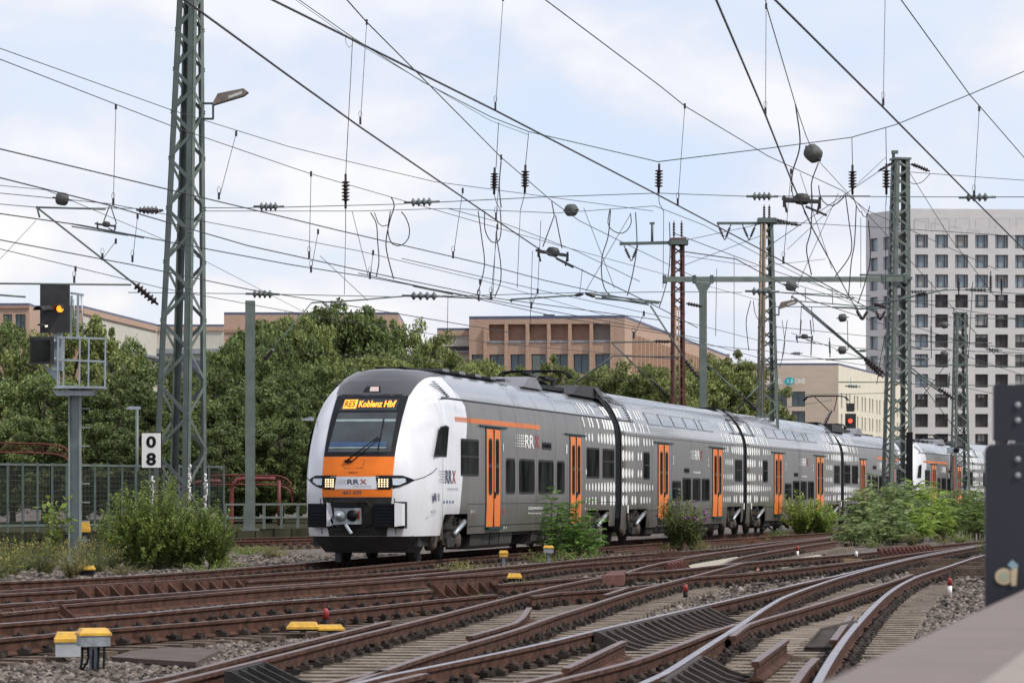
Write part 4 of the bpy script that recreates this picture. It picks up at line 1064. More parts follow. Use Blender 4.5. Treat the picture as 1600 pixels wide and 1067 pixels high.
fence('low two rail green fence between the grey post and the train nose', [(352,827),(420,826),(478,825)], .9, .55, mesh=False, rails=(.45,.97), poststep=2)
def red_rail(label, path, Y, h=.38, n=2):
    r = thing('red_railing', label, 'railing', tuple(P(*path[0], Y)))
    ln = smooth_line([P(a, b, Y) for a, b in path], .25); tops = []
    for k, dz in enumerate([0, -h]):
        m = MB(); m.tube([p+Vector((0, 0, dz)) for p in ln], .035, 6); m.build('rail', M_redrail, r)
    m = MB()
    for i in range(0, len(ln)-1):
        m.bar(ln[i], ln[i+1]+Vector((0,0,-h)), .02, .02); m.bar(ln[i]+Vector((0,0,-h)), ln[i+1], .02, .02)
    m.build('lattice', M_redrail, r); return r
red_rail('dull red lattice railing curving down behind the fence at the far left', [(-40,692),(0,692),(60,693),(92,696),(106,703),(110,716)], 141)
red_rail('dull red lattice railing curving down behind the grey post and train nose', [(325,742),(380,742),(430,743),(447,747),(455,757),(457,775)], 138)
rr = thing('pipe_arch', 'dull red pipe arch standing beside the grey post', 'railing', tuple(P(370,825,136)))
MB().tube(smooth_line([P(362,822,136), P(362,770,136), P(366,754,136), P(380,748,136), P(430,748,136)], .2), .085, 8).build('pipe', M_redrail, rr)
MB().tube([P(436,822,136), P(436,750,136)], .07, 8).build('post', M_redrail, rr)
rr = thing('pipe_arch', 'dull red upright pipe frame behind the bush beside the lattice mast', 'railing', tuple(P(278,825,137)))
MB().tube(smooth_line([P(278,822,137), P(278,775,137), P(284,760,137), P(320,752,137), P(345,752,137)], .2), .08, 8).build('pipe', M_redrail, rr)

# ---------------------------------------------------------------- foliage
def leaf_cloud(rng, c, size, up=.6, aspect=.5):
    n = len(c); a = rng.normal(size=(n, 3)); a /= np.linalg.norm(a, axis=1)[:, None]
    nrm = rng.normal(size=(n, 3)); nrm[:, 2] = np.abs(nrm[:, 2])+up; nrm /= np.linalg.norm(nrm, axis=1)[:, None]
    a -= (a*nrm).sum(1)[:, None]*nrm; a /= np.linalg.norm(a, axis=1)[:, None]; b = np.cross(nrm, a)
    s = size*rng.uniform(.6, 1.3, n)[:, None]
    V = np.stack([c-a*s, c+b*s*aspect, c+a*s, c-b*s*aspect], 1)
    return V.reshape(-1, 3), np.arange(n*4).reshape(n, 4)
M_leaf = leafy(mat('tree_leaves', (.215,.27,.09), .5, 0, .3, .5, col2=(.11,.15,.055), island=.75, spec=.3))
M_leaf2 = leafy(mat('tree_leaves_olive', (.30,.335,.115), .5, 0, .3, .5, col2=(.16,.19,.07), island=.75, spec=.3))
M_bark = mat('bark', (.07,.055,.04), .9, 0, .3, 3, .3, 10)
for m_ in (M_leaf, M_leaf2):
    b_ = m_.node_tree.nodes['Principled BSDF']
TREES = {}
def tree_protos():
    for k in range(5):
        rng = np.random.default_rng(50+k); H = 1.0
        # clumps spread over an egg-shaped crown reaching low
        cl = []
        nc = 230
        for i in range(nc):
            u = rng.uniform(-1, 1); th = rng.uniform(0, 6.283); rr_ = rng.uniform(.55, 1.0)**.6
            z = .50+.43*u*rr_; w = .54*max(0.02, 1-abs(u*rr_)**2.6)**.5*(1+.25*math.sin(3*th+k))*(.9 if u > 0 else 1.05)
            r_ = w*rng.uniform(.45, 1.0); cl.append((r_*math.cos(th), r_*math.sin(th), z, rng.uniform(.045, .085)))
        cl = np.array(cl); n = 46000; idx = rng.integers(0, nc, n)
        v = rng.normal(size=(n, 3)); v /= np.linalg.norm(v, axis=1)[:, None]; v *= (rng.uniform(0, 1, n)**.45)[:, None]; v[:, 2] *= .62
        c = cl[idx, :3]+v*cl[idx, 3][:, None]
        tw_ = rng.random(n) < .05; c[tw_] += rng.normal(size=(tw_.sum(), 3))*.014
        V, Fq = leaf_cloud(rng, c, .0125, .5, .55); TREES[k] = (V, Fq, cl)
tree_protos()
TREE_MESH = {}
def tree(label, px, ytop, Y, wpx, k, zb=.2, olive=False, group='broad leaved trees behind the fence', ztop=None):
    h = zof(ytop, Y)-zb; w = wpx/F*Y
    r = thing('broadleaf_tree', label, 'tree', ((px-800)/F*Y, Y, zb), (px*.37) % 6.28, group)
    key = (k, olive)
    if key not in TREE_MESH:
        V, Fq, cl = TREES[k]; o = npmesh('crown', V, Fq, M_leaf2 if olive else M_leaf); rng = random.Random(k)
        m = MB(); m.tube([(0,0,0),(.008,.005,.2),(-.005,.01,.45),(0,0,.75)], .028, 8, r2=.008)
        for i in range(16):
            q = cl[i*8]; m.tube([(0,0,min(.6, max(.1, q[2]-.18))), (q[0]*.5,q[1]*.5,q[2]-.06), (q[0],q[1],q[2])], .009, 5, r2=.003)
        t = m.build('trunk', M_bark); TREE_MESH[key] = (o, t); c, tt = o, t
    else:
        o, t = TREE_MESH[key]; c, tt = o.copy(), t.copy(); COL.objects.link(c); COL.objects.link(tt)
    c.parent = r; tt.parent = r; c.scale = tt.scale = (w, w, h)
    return r
TL = [ # px, ytop, Y, width px
 (468,476,188,150,'crown shoulder between the grey post and the tallest crown'), (503,464,194,140,'left half of the tallest crown group'), (572,476,196,140,'right half of the tallest crown group'), (402,494,176,120,'rounded crown directly right of the grey post top'),
 (725,575,210,110,'low tree in front of the left end of the orange building'), (945,570,210,110,'tree between the low tree and the finned facade tree'), (1020,580,208,110,'tree just left of the rusty lattice mast'), (1130,575,218,110,'low tree in front of the brick corner building'), (790,585,200,100,'low tree under the second and third brick bays'), (560,520,200,140,'tree in the middle of the tallest crown group'), (350,570,170,140,'tree filling in left of the grey post'),
 (18,488,205,120,'dark green tree at the far left edge'), (112,474,190,170,'tall tree right behind the signal head'), (178,505,200,110,'tree whose thin top shows right of the signal cage'),
 (268,556,182,170,'lower tree behind the left lattice mast'), (375,520,175,150,'tree crown just left of the grey post top'), (425,490,185,170,'tall tree rising right of the grey post'),
 (535,460,195,200,'tallest tree crown, left above the train roof'), (610,492,200,130,'tree on the right shoulder of the tallest crown'), (657,500,215,110,'small round tree in front of the white wing'),
 (700,545,200,130,'low tree above the front coach, left of the brick bays'), (752,562,190,90,'small tree under the brick building windows'), (820,572,192,80,'tiny tree top between two brick building windows'),
 (862,555,196,90,'tree rising behind the small green post over the roof'), (920,590,205,110,'low tree under the right brick bays'), (985,562,205,140,'wide tree below the finned brick facade'),
 (1050,575,215,110,'tree behind the rusty lattice mast'), (1100,552,220,110,'tree behind the beam support post'), (1150,548,225,110,'tree left of the second green lattice mast'), (1176,582,225,36,'narrow tree at the left corner of the hotel'),
 (-40,580,160,180,'dense low tree cut by the left photo edge'), (70,575,152,190,'dense tree behind the signal post'), (185,585,150,180,'dense tree behind the fence and lamp'), (300,610,152,190,'dense tree filling the gap under the lattice mast'),
 (420,590,150,180,'dense tree left of the train nose'), (490,560,165,170,'tree directly behind the train nose'), (585,545,175,180,'tree right above the train front roof'), (20,640,146,160,'low leafy tree over the far left fence'),
 (130,650,145,160,'low leafy tree behind the signal mast foot'), (250,670,144,160,'low leafy tree behind the number sign'), (345,660,145,160,'low leafy tree between mast and grey post'), (440,650,146,140,'low leafy tree beside the red pipes')]
for i, (px, yt, Y, w, lb) in enumerate(TL):
    tree(lb, px, yt-(14 if px > 640 else 8), Y, w*(1.5 if px > 640 else 1.15), i % 5, olive=(px > 640 or i % 6 == 0))
# ---------------------------------------------------------------- masts
def lattice_mast(label, px, Y, z0, z1, side_b, side_t, rot, leg, n, m, group='lattice masts', lamp=None, base=True, px_top=None):
    cx = (px-800)/F*Y; cxt = ((px_top if px_top is not None else px)-800)/F*Y
    r = thing('lattice_mast', label, 'mast', (cx, Y, z0), 0, group)
    cs = [(math.cos(R(rot+45+90*k)), math.sin(R(rot+45+90*k))) for k in range(4)]
    def corner(k, z):
        t = (z-z0)/(z1-z0); s = (side_b+(side_t-side_b)*t)/math.sqrt(2); x = cx+(cxt-cx)*t
        return Vector((x+cs[k][0]*s, Y+cs[k][1]*s, z))
    for k in range(4):
        mb = MB(); a, b = corner(k, z0), corner(k, z1)
        ang = R(rot+90*k)                # L-shaped angle iron
        u = Vector((math.cos(ang+math.pi/2+R(45)+R(45)), math.sin(ang+math.pi/2+R(90)), 0))
        v1 = (corner((k+1) % 4, z0)-a).normalized(); v2 = (corner((k+3) % 4, z0)-a).normalized(); t = leg*.14
        for v, o in ((v1, v2), (v2, v1)):
            mb.prism([a, a+v*leg, a+v*leg+o*t, a+o*t], b-a)
        mb.build('leg', m, r)
    zs = [z0]; z = z0
    while z < z1-.2:
        t = (z-z0)/(z1-z0); z += (side_b+(side_t-side_b)*t)*n; zs.append(min(z, z1-.05))
    for k in range(4):
        mb = MB(); k2 = (k+1) % 4
        for i, (a, b) in enumerate(zip(zs, zs[1:])):
            ends = (k, k2) if (i+k) % 2 else (k2, k)
            c = Vector((cx, Y, 0)); p = corner(ends[0], a); q = corner(ends[1], b)
            mb.bar(p, q, leg*.55, .012 if leg > .12 else .01, up=(q-p).cross(corner(k2, a)-corner(k, a)) if True else None)
        mb.build('bracing', m, r)
    top = MB(); c = sum((corner(k, z1) for k in range(4)), Vector())/4; top.box(c+Vector((0,0,.03)), (side_t+.1, side_t+.1, .08), R(rot)); top.build('cap', m, r)
    if base:
        b_ = MB(); b_.box((cx, Y, z0-.02), (side_b+.5, side_b+.5, .35), R(rot)); b_.build('footing', mat('footing_concrete', (.30,.28,.26), .9, 0, .2, 3), r)
    return r, corner
def insulator(p0, p1, n, rs, rc=.02, m=None, name='insulator', parent=None, core=.2):
    mb = MB(); p0, p1 = Vector(p0), Vector(p1); prof = [(0, rc), (core, rc)]
    for i in range(n):
        t = core+(1-2*core)*i/n; dt = (1-2*core)/n; prof += [(t+dt*.1, rc*1.6), (t+dt*.35, rs), (t+dt*.55, rs*.9), (t+dt*.75, rc*1.6)]
    prof += [(1-core, rc), (1, rc)]; mb.lathe(p0, p1, prof, 10)
    return mb.build(name, m or M_ins, parent)
def lamp_head(r, P0, P1, pole):
    mb = MB(); d = (P1-P0)
    mb.prism([P0+Vector((0,0,-.05)), P0+d*.15+Vector((0,0,.12)), P1+Vector((0,0,.06)), P1+Vector((.12,0,-.03)), P1+Vector((0,0,-.12)), P0+d*.5+Vector((0,0,-.12)), P0+Vector((0,0,-.12))], (0, .3, 0), 0)
    mb.prism([P0+d*.5+Vector((0,-.01,-.09)), P1+Vector((-.03,-.01,-.08)), P1+Vector((-.03,-.01,-.01)), P0+d*.5+Vector((0,-.01,-.02))], (0, .2, 0), 1)
    mb.build('lamp_head', [mat('lamp_housing', (.16,.13,.11), .6, 0, .3, 5), mat('lamp_glass', (.5,.5,.48), .3)], r)
    m = MB(); 
    for a, b in zip(pole, pole[1:]): m.bar(a, b, .05, .05)
    m.build('lamp_arm', M_green_d, r)
m1, _ = lattice_mast('large grey green lattice mast at the left carrying a lamp and the white 08 plate', 278.4, 85, GZ, CAMZ+860/F*85, 1.06, .42, -24.5, .155, .9, M_green, px_top=299.4)
lamp_head(m1, P(333,156,84.6), P(380,142,84.6), [P(317,162,85), P(333,162,84.8), P(333,186,84.8), P(317,186,85)])
M_lamp_ok = 1
sg = thing('kilometre_plate', 'white enamel plate reading 0 over 8 on the left lattice mast leg', 'sign', tuple(P(236,733,83.9)))
mb = MB(); a = P(220,732,83.9); b = P(253,675,83.9)
mb.prism([a, Vector((b.x, a.y, a.z)), b, Vector((a.x, a.y, b.z))], (0, .03, 0), 0); mb.build('plate', M_black, sg)
mb = MB(); e_ = Vector((.025, -.008, .025)); a2 = a+e_; b2 = Vector((b.x-.025, b.y-.008, b.z-.025)); mb.prism([a2, Vector((b2.x, a2.y, a2.z)), b2, Vector((a2.x, a2.y, b2.z))], (0, .006, 0), 0); mb.build('enamel_face', mat('enamel_white', (.78,.78,.75), .3, 0, .04, 3), sg)
mb = MB(); fn = lambda u, v: Vector(((u-800)/F*83.9, 83.885, zof(v, 83.9)))
text_on(mb, '0', 228.5, 244, 699.5, 681, fn, 0, .035); text_on(mb, '8', 228.5, 244, 727, 707, fn, 0, .035); mb.build('lettering', M_black, sg)
rnd = random.Random(3)
for px, y0, y1, Y, lb in ((238,747,790,84.3,'short white scrawl below the white number plate'),(296,728,822,84.25,'longest white scrawl, on the front leg of the left lattice mast'),(321,742,800,84.7,'white scrawl on the rightmost leg of the left lattice mast')):
    yy = y0; pts = []
    while yy < y1:
        pts += [P(px-3+rnd.uniform(0,6), yy+rnd.uniform(-4,4), Y) for k in range(3)]; yy += 5
    tag(MB().tube(pts, .024, 4).build('graffiti', M_dot), lb, 'graffiti', 'graffiti on the mast legs')
def post(label, px, ytop, Y, w, name='steel_post', extra=None, z0=GZ, m=None):
    r = thing(name, label, 'post', tuple(P(px, HOR, Y).xy)+(z0,)); z1 = zof(ytop, Y); mb = MB(); x = (px-800)/F*Y
    mb.box((x, Y-w*.45, (z0+z1)/2), (w, .025, z1-z0)); mb.box((x, Y+w*.45, (z0+z1)/2), (w, .025, z1-z0)); mb.box((x, Y, (z0+z1)/2), (.02, w*.9-.03, z1-z0))
    mb.build('shaft', m or M_green, r); MB().box((x, Y, z0+.02), (w*1.8, w*1.8, .06)).build('base_plate', m or M_green, r)
    return r, x
p1, _ = post('plain grey green steel post left of the train', 391, 470, 118, .32, z0=.2)
p2, _ = post('short green post top showing over the front coach roof', 838, 556, 135, .28)
# portal: support post, beam, mast
Yp = 128.0
r, x = post('green post with a flared head holding up the long horizontal beam', 1098.5, 455, Yp, .27, z0=GZ)
mb = MB(); mb.prism([P(1085,441,Yp-.1), P(1113,441,Yp-.1), P(1104,456,Yp-.1), P(1093,456,Yp-.1)], (0,.2,0)); mb.build('flared_head', M_green, r)
bm = thing('portal_beam', 'long horizontal grey beam between the flared post and the right lattice mast', 'beam', tuple(P(1037,436,Yp)))
mb = MB(); mb.bar(P(1037,436.5,Yp), P(1416,436.5,Yp+3.5), .22, .19); mb.build('beam', M_green, bm)
mb = MB()
for px in (1038, 1085, 1112, 1380, 1415): mb.box(P(px,436.5,Yp+(px-1037)/380*3.5), (.12,.34,.30))
mb.bar(P(1345,429.5,Yp+3), P(1418,430.5,Yp+3.5), .25, .06); mb.build('flange', M_green_d, bm)
m5, _ = lattice_mast('tall green lattice mast at the right rising out of the big bush', 1400.5, 133, GZ, zof(250,133), .98, .56, 14, .155, .62, M_green, px_top=1407)
mb = MB(); mb.tube([P(1396,252,133), P(1396,236,133)], .06); mb.box(P(1398,238,133), (.25,.2,.12)); mb.box(P(1402,436,133), (1.05,1.05,.10)); mb.build('head_fitting', M_green_d, m5)
m3, _ = lattice_mast('slim rust red lattice mast behind the second coach', 1059, 136, GZ, zof(375,136), .52, .46, 8, .10, .8, M_rustmast)
mb = MB(); mb.bar(P(968,381,136), P(1062,379,136), .12, .12); mb.box(P(1060,379,136), (.75,.7,.2)); mb.tube([P(1019,379,136), P(1019,348,136)], .05); mb.box(P(1019,349,136), (.2,.1,.08)); mb.build('cross_arm', M_green_d, m3)
for px in (1053, 1065): insulator(P(px,372,136), P(px,345,136), 5, .06, parent=m3, core=.1)
for a, b in (((975,384),(986,408)),((997,384),(987,408))): insulator(P(*a,136), P(*b,136), 5, .075, parent=m3)
m4, _ = lattice_mast('green lattice mast with a two insulator cross arm, left of the hotel', 1200, 132, GZ, zof(345,132), .88, .40, 12, .12, .8, M_green, px_top=1198)
mb = MB(); mb.bar(P(1120,349,132), P(1245,349,132), .1, .1); mb.box(P(1198,345,132), (.7,.7,.18)); mb.build('cross_arm', M_green_d, m4)
for px in (1194, 1202): insulator(P(px,343,132), P(px,320,132), 5, .06, parent=m4, core=.1)
for a, b in (((1122,351),(1132,375)),((1142,351),(1133,375)),((1160,351),(1170,375)),((1181,351),(1171,375))): insulator(P(*a,132), P(*b,132), 5, .06, parent=m4)
lamp_head(m4, P(1217,478,131), P(1243,470,131), [P(1207,492,131.5), P(1217,492,131), P(1217,480,131)])
mb = MB(); mb.tube([P(1186,645,130.5), P(1190,350,130.5)], .03); mb.tube([P(1193,645,130.5), P(1196,350,130.5)], .03); mb.build('cable_duct', mat('duct', (.35,.24,.16), .7), m4)
mb = MB(); mb.tube([P(1054,640,134.5), P(1056,480,134.5)], .04); mb.tube([P(1062,640,134.5), P(1060,480,134.5)], .03); mb.build('cable_duct', mat('duct', (.35,.24,.16), .7), m3)
m6, _ = lattice_mast('distant pale green lattice mast in front of the tower', 1500, 186, GZ, zof(490,186), .95, .55, 10, .12, .8, M_green)
p3, _ = post('dark post just right of the right lattice mast', 1421, 675, 128, .22, m=M_black)
# ---------------------------------------------------------------- signals
Ys = 83.0
sp = thing('signal_mast', 'railway signal post at the left with a grey service cage and amber light', 'signal', tuple(P(115,878,Ys)))
mb = MB(); x = (117-800)/F*Ys; zb, zt = GZ, zof(605, Ys)
for sx in (-.13, .13): mb.box((x+sx, Ys, (zb+zt)/2), (.035, .2, zt-zb))
mb.box((x, Ys+.06, (zb+zt)/2), (.24, .03, zt-zb)); mb.prism([(x-.16, Ys-.12, 0), (x+.16, Ys-.12, 0), (x+.18, Ys-.12, GZ), (x-.36, Ys-.12, GZ)], (0,.24,0))
for k in range(9): mb.bar((x+.1, Ys, zb+.6+k*.45), (x+.36, Ys, zb+.6+k*.45), .03, .03)
mb.build('post', mat('signal_grey', (.24,.28,.27), .5, .1, .15, 3), sp)
mb = MB(); c = lambda px, py, d=0: P(px, py, Ys+d)
for d in (-.45, .45):
    for a, b in (((91,527),(165,529)),((91,562),(165,565)),((89,603),(165,606))): mb.bar(c(*a,d), c(*b,d), .045, .045)
    for px in (91,100,125,139,165): mb.bar(c(px,527,d), c(px-1,604,d), .035, .035)
for px, py in ((91,527),(165,529),(165,565),(89,604),(165,606),(139,528)): mb.bar(c(px,py,-.45), c(px,py,.45), .04, .04)
mb.box(c(126,606), (1.15,.95,.05)); mb.build('service_cage', M_galv, sp)
mb = MB(); mb.bar(c(110,458), c(131,461), .05, .05); mb.bar(c(122,460), c(121,530), .055, .055); mb.bar(c(112,462), c(110,530), .05, .05); mb.tube([c(127,462), c(129,500), c(130,525)], .018); mb.tube([c(115,468), c(116,490), c(115,512), c(111,514)], .02)
mb.prism([c(82,610,-.2), c(150,610,-.2), c(146,618,-.2), c(88,618,-.2)], (0,.4,0)); mb.prism([c(64,568,-.1), c(92,600,-.1), c(92,580,-.1)], (0,.15,0)); mb.box(c(90,550,-.1), (.22,.2,.9))
mb.build('ladder_bracket', M_galv, sp)
def signal_head(parent, x0, y0, x1, y1, Y, lights, depth=.25, hoods=()):
    mb = MB(); a = P(x0,y1,Y); b = P(x1,y0,Y); mb.prism([a, Vector((b.x,a.y,a.z)), b, Vector((a.x,a.y,b.z))], (0,.04,0))
    w = b.x-a.x; h = b.z-a.z; mb.box(((a.x+b.x)/2, Y+.04+depth/2, (a.z+b.z)/2), (w*.8, depth, h*.85)); mb.build('signal_head', M_black2, parent)
    for px, py, r_, m in lights:
        l = MB(); q = P(px,py,Y); l.lathe(q+Vector((0,-.01,0)), q+Vector((0,-.03,0)), [(0, r_), (.6, r_), (1, r_*.8)], 16, 0); l.build('signal_light', m, parent)
    for px, py, r_, sx in hoods:
        l = MB(); q = P(px,py,Y); vs = []; n = 10
        for k in range(n+1):
            t = math.pi*k/n; vs += [q+Vector((math.cos(t)*r_, -.02, math.sin(t)*r_)), q+Vector((math.cos(t)*r_+sx, -.32, math.sin(t)*r_*.9-.03))]
        l.add(vs, [(2*k, 2*k+1, 2*k+3, 2*k+2) for k in range(n)], 0, True); l.build('lamp_hood', M_black2, parent)
M_amber = mat('amber_light', (.9,.3,.03), .3, emit=(1.0,.27,.02,1.8), var=.02); M_white_l = mat('white_light', (.9,.88,.7), .3, emit=(1,.95,.7,1.2), var=.02); M_redl = mat('red_light', (.9,.05,.03), .3, emit=(1,.06,.03,2.5), var=.02)
signal_head(sp, 62.5, 445, 109, 520, Ys-.35, [(94,482.5,.085,M_amber),(72.5,509,.035,M_white_l)], hoods=((94,482.5,.12,-.04),(76,484,.11,-.22),(72,508,.05,-.12)))
signal_head(sp, 46, 526, 84, 569, Ys-.5, [], .4)
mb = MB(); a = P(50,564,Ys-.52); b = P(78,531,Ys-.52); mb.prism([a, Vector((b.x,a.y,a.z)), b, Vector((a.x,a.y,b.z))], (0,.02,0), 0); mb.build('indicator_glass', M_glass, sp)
for py in (533, 561): mb = MB(); q = P(85,py,Ys-.3); mb.lathe(q, q+Vector((.02,-.06,0)), [(0,.05),(1,.04)], 10); mb.build('bolt', M_lens, sp)
rs = thing('red_signal', 'black signal showing a red light above the third and fourth coach', 'signal', tuple(P(1329,790,186).xy)+(GZ,))
mb = MB(); mb.tube([P(1329,HOR,186).xy.to_3d()+Vector((0,0,GZ)), P(1329,680,186)], .08, 8); mb.build('post', M_green_d, rs)
signal_head(rs, 1320.5, 646, 1337.5, 678, 185.6, [(1328.5,657.5,.115,M_redl)], hoods=((1328.5,657.5,.16,-.05),)); signal_head(rs, 1322.5, 630, 1335, 643, 185.6, [])
hd = thing('shunting_signal', 'small post mounted camera box beside the far train coach', 'signal', tuple(P(1490,760,170).xy)+(GZ,))
mb = MB(); mb.tube([Vector((*P(1490,0,170).xy, GZ)), P(1490,712,170)], .06, 8); mb.build('post', mat('red_post', (.16,.05,.03), .7), hd)
mb = MB(); mb.box(P(1486,704,170), (.35,.6,.3)); q = P(1494,703,169.7); mb.lathe(q, q+Vector((.02,-.3,0)), [(0,.14),(.5,.14),(1,.11)], 12, 1); mb.build('housing', [M_galv, M_black], hd)
# background street lamp
sl_ = thing('street_lamp', 'small grey street lamp behind the green fence', 'street lamp', tuple(P(214,820,142).xy)+(.2,))
mb = MB(); mb.tube([Vector((*P(214,0,142).xy, .2)), P(214,640,142)], .07, 8); mb.build('pole', M_green, sl_)
mb = MB(); mb.prism([P(195,638,142), P(203,634.5,142), P(218,635,142), P(219,639,142), P(205,640,142)], (0,.3,0)); mb.build('lamp_head', M_galv, sl_)

# ---------------------------------------------------------------- overhead line
def wire_pts(spec):
    pts = []
    for q in spec: pts.append(q if isinstance(q, Vector) else (Z(q[0], q[1], q[2][0]) if isinstance(q[2], tuple) else P(*q)))
    return pts
def wire(parent, name, spec, wpx, m=None, curve=False):
    pts = wire_pts(spec)
    if name != 'dropper':
        for i_, j_, sgn in ((0, 1, 0), (-1, -2, 1)):
            q = spec[i_]
            if not isinstance(q, Vector) and (q[0] < 0 or q[0] > 1600 or q[1] <= 5): e_ = pts[i_]+(pts[i_]-pts[j_]).normalized()*16; pts = [e_]+pts if sgn == 0 else pts+[e_]
    if curve: pts = smooth_line(pts, max(.15, sum((b-a).length for a, b in zip(pts, pts[1:]))/24))
    Ym = sum(p.y for p in pts)/len(pts); mb = MB(); mb.tube(pts, Ym*wpx*1.12/F/2, 5); return mb.build(name, m or M_wire, parent)
def lerp_px(line, px):
    for (a, b), (c, d) in zip([(q[0], q[1]) for q in line], [(q[0], q[1]) for q in line][1:]):
        if min(a, c) <= px <= max(a, c): return b+(d-b)*(px-a)/(c-a)
H = lambda z: (z,)
def on(line, px, z): return Z(px, lerp_px(line, px), z)
def catenary(label, contact, mess, drops, zc=5.5, zm=7.2, wc=2.2, wm=1.3, wd=.9):
    r = thing('overhead_line', label, 'overhead line', tuple(Z(*contact[0], zc)), 0, 'overhead lines along the tracks')
    wire(r, 'contact_wire', [(a, b, (zc,)) for a, b in contact], wc)
    if mess: wire(r, 'messenger_wire', [(a, b, (zm,)) for a, b in mess], wm)
    for d in drops:
        (xm, ym), (xc, yc) = d
        A = Z(xm, ym, zm); B = Z(xc, yc, zc)
        Yc = B.y
        wire(r, 'dropper', [P(xm, ym, Yc), B], wd)
        k_ = Yc/60; MB().box(B+Vector((0,0,.04)), (.035*k_,.05,.12*k_)).build('clamp', M_wire, r); MB().box(P(xm, ym, Yc), (.035*k_,.05,.09*k_)).build('clamp', M_wire, r)
        q = B+Vector((0,0,.08)); lp = [q+Vector((Yc*2.6/F*math.sin(t), 0, Yc*5/F*(1-math.cos(t)))) for t in [k*math.pi/5 for k in range(11)]]
        mb = MB(); mb.tube(lp, Yc*.7/F/2, 4, caps=False); mb.build('dropper_loop', M_wire, r)
    return r
catenary('thick overhead wire falling from the top centre left to the right mast', [(425,0),(774,173),(1019,300),(1187,389),(1325,464),(1390,500)], [(852,0),(1033,136),(1070,166),(1200,244),(1316,298),(1353,328),(1559,422)], [((1070,166),(1059,320)),((786,-2),(774,172)),((1236,268),(1224,410))])
catenary('overhead wire starting beside the top of the left lattice mast', [(230,-40),(288,0),(450,118),(563,199),(772,342),(845,391),(1028,480),(1090,512)], [(500,-48),(542,0),(573,35),(650,112),(783,246),(862,314),(905,345),(1000,392),(1100,440)], [((573,35),(563,195)),((783,246),(775,342))], wc=2.3, wm=1.4)
catenary('steep overhead wire from the top edge to the tower', [(1170,-38),(1211,0),(1381,169),(1522,312),(1600,390),(1680,470)], [(1360,-65),(1408,0),(1515,148),(1600,246),(1700,360)], [((1383,-5),(1380,166)),((1530,170),(1522,308))], wc=2.3, wm=1.4)
catenary('steepest overhead wire right of centre leading to the cross shaped fitting', [(1102,-40),(1119,0),(1196,180),(1238,286),(1269,356),(1330,469),(1350,500)], [(1196,-2),(1198,12),(1243,164),(1259,211),(1268,232)], [((1197,10),(1196,180))], wc=2.3, wm=1.5)
catenary('overhead wire over the train track at the upper left', [(-30,226),(0,233),(257,295),(450,341),(528,360),(753,412),(850,438),(1010,474)], [(-30,65),(0,76),(270,173),(450,229),(542,252),(678,284),(850,307),(1020,330)], [((369,209),(342,311)),((723,298),(708,402))], wc=1.7, wm=1.1)
catenary('overhead wire second from the top at the far left', [(-30,270),(0,278),(167,320),(387,384),(584,427),(767,465),(1030,500)], [(-30,80),(0,93),(270,198),(450,260),(486,272),(631,314),(860,380),(1190,470)], [((181,167),(177,320)),((486,272),(483,402)),((777,355),(767,465))], wc=1.7, wm=1.1)
catenary('overhead wire crossing the left lattice mast at middle height', [(-30,328),(0,334),(126,352),(450,413),(575,433),(850,484),(1100,530)], [(-30,293),(0,302),(167,318),(350,352),(560,392),(760,440),(1040,520)], [((215,338),(207,408)),((497,362),(486,424)),((583,395),(578,434)),((840,455),(830,480))], zm=6.3, wc=1.5, wm=1.0)
catenary('lowest overhead wire at the left crossing to behind the train', [(-30,370),(0,375),(207,414),(387,452),(560,480),(800,520)], [(-30,285),(0,290),(72,297),(250,372),(480,490)], [((181,377),(160,405)),((118,420),(116,440))], wc=1.5, wm=.9)
catenary('thin overhead wire just above the signal head', [(-30,384),(0,389),(252,450),(480,492),(760,535),(1060,562)], None, [], wc=1.0)
catenary('faint thin overhead wires passing over the brick building', [(560,427),(700,457),(880,497),(1060,525),(1190,560)], [(628,404),(850,455),(1060,500),(1190,533)], [((750,440),(748,468)),((1006,490),(990,526))], zm=6.2, wc=1.1, wm=.9)
catenary('thin overhead wires crossing behind the right lattice mast', [(1060,392),(1150,405),(1270,470),(1384,508),(1520,560),(1640,600)], [(1054,365),(1200,420),(1350,470),(1560,470),(1640,480)], [], wc=1.0, wm=.9)
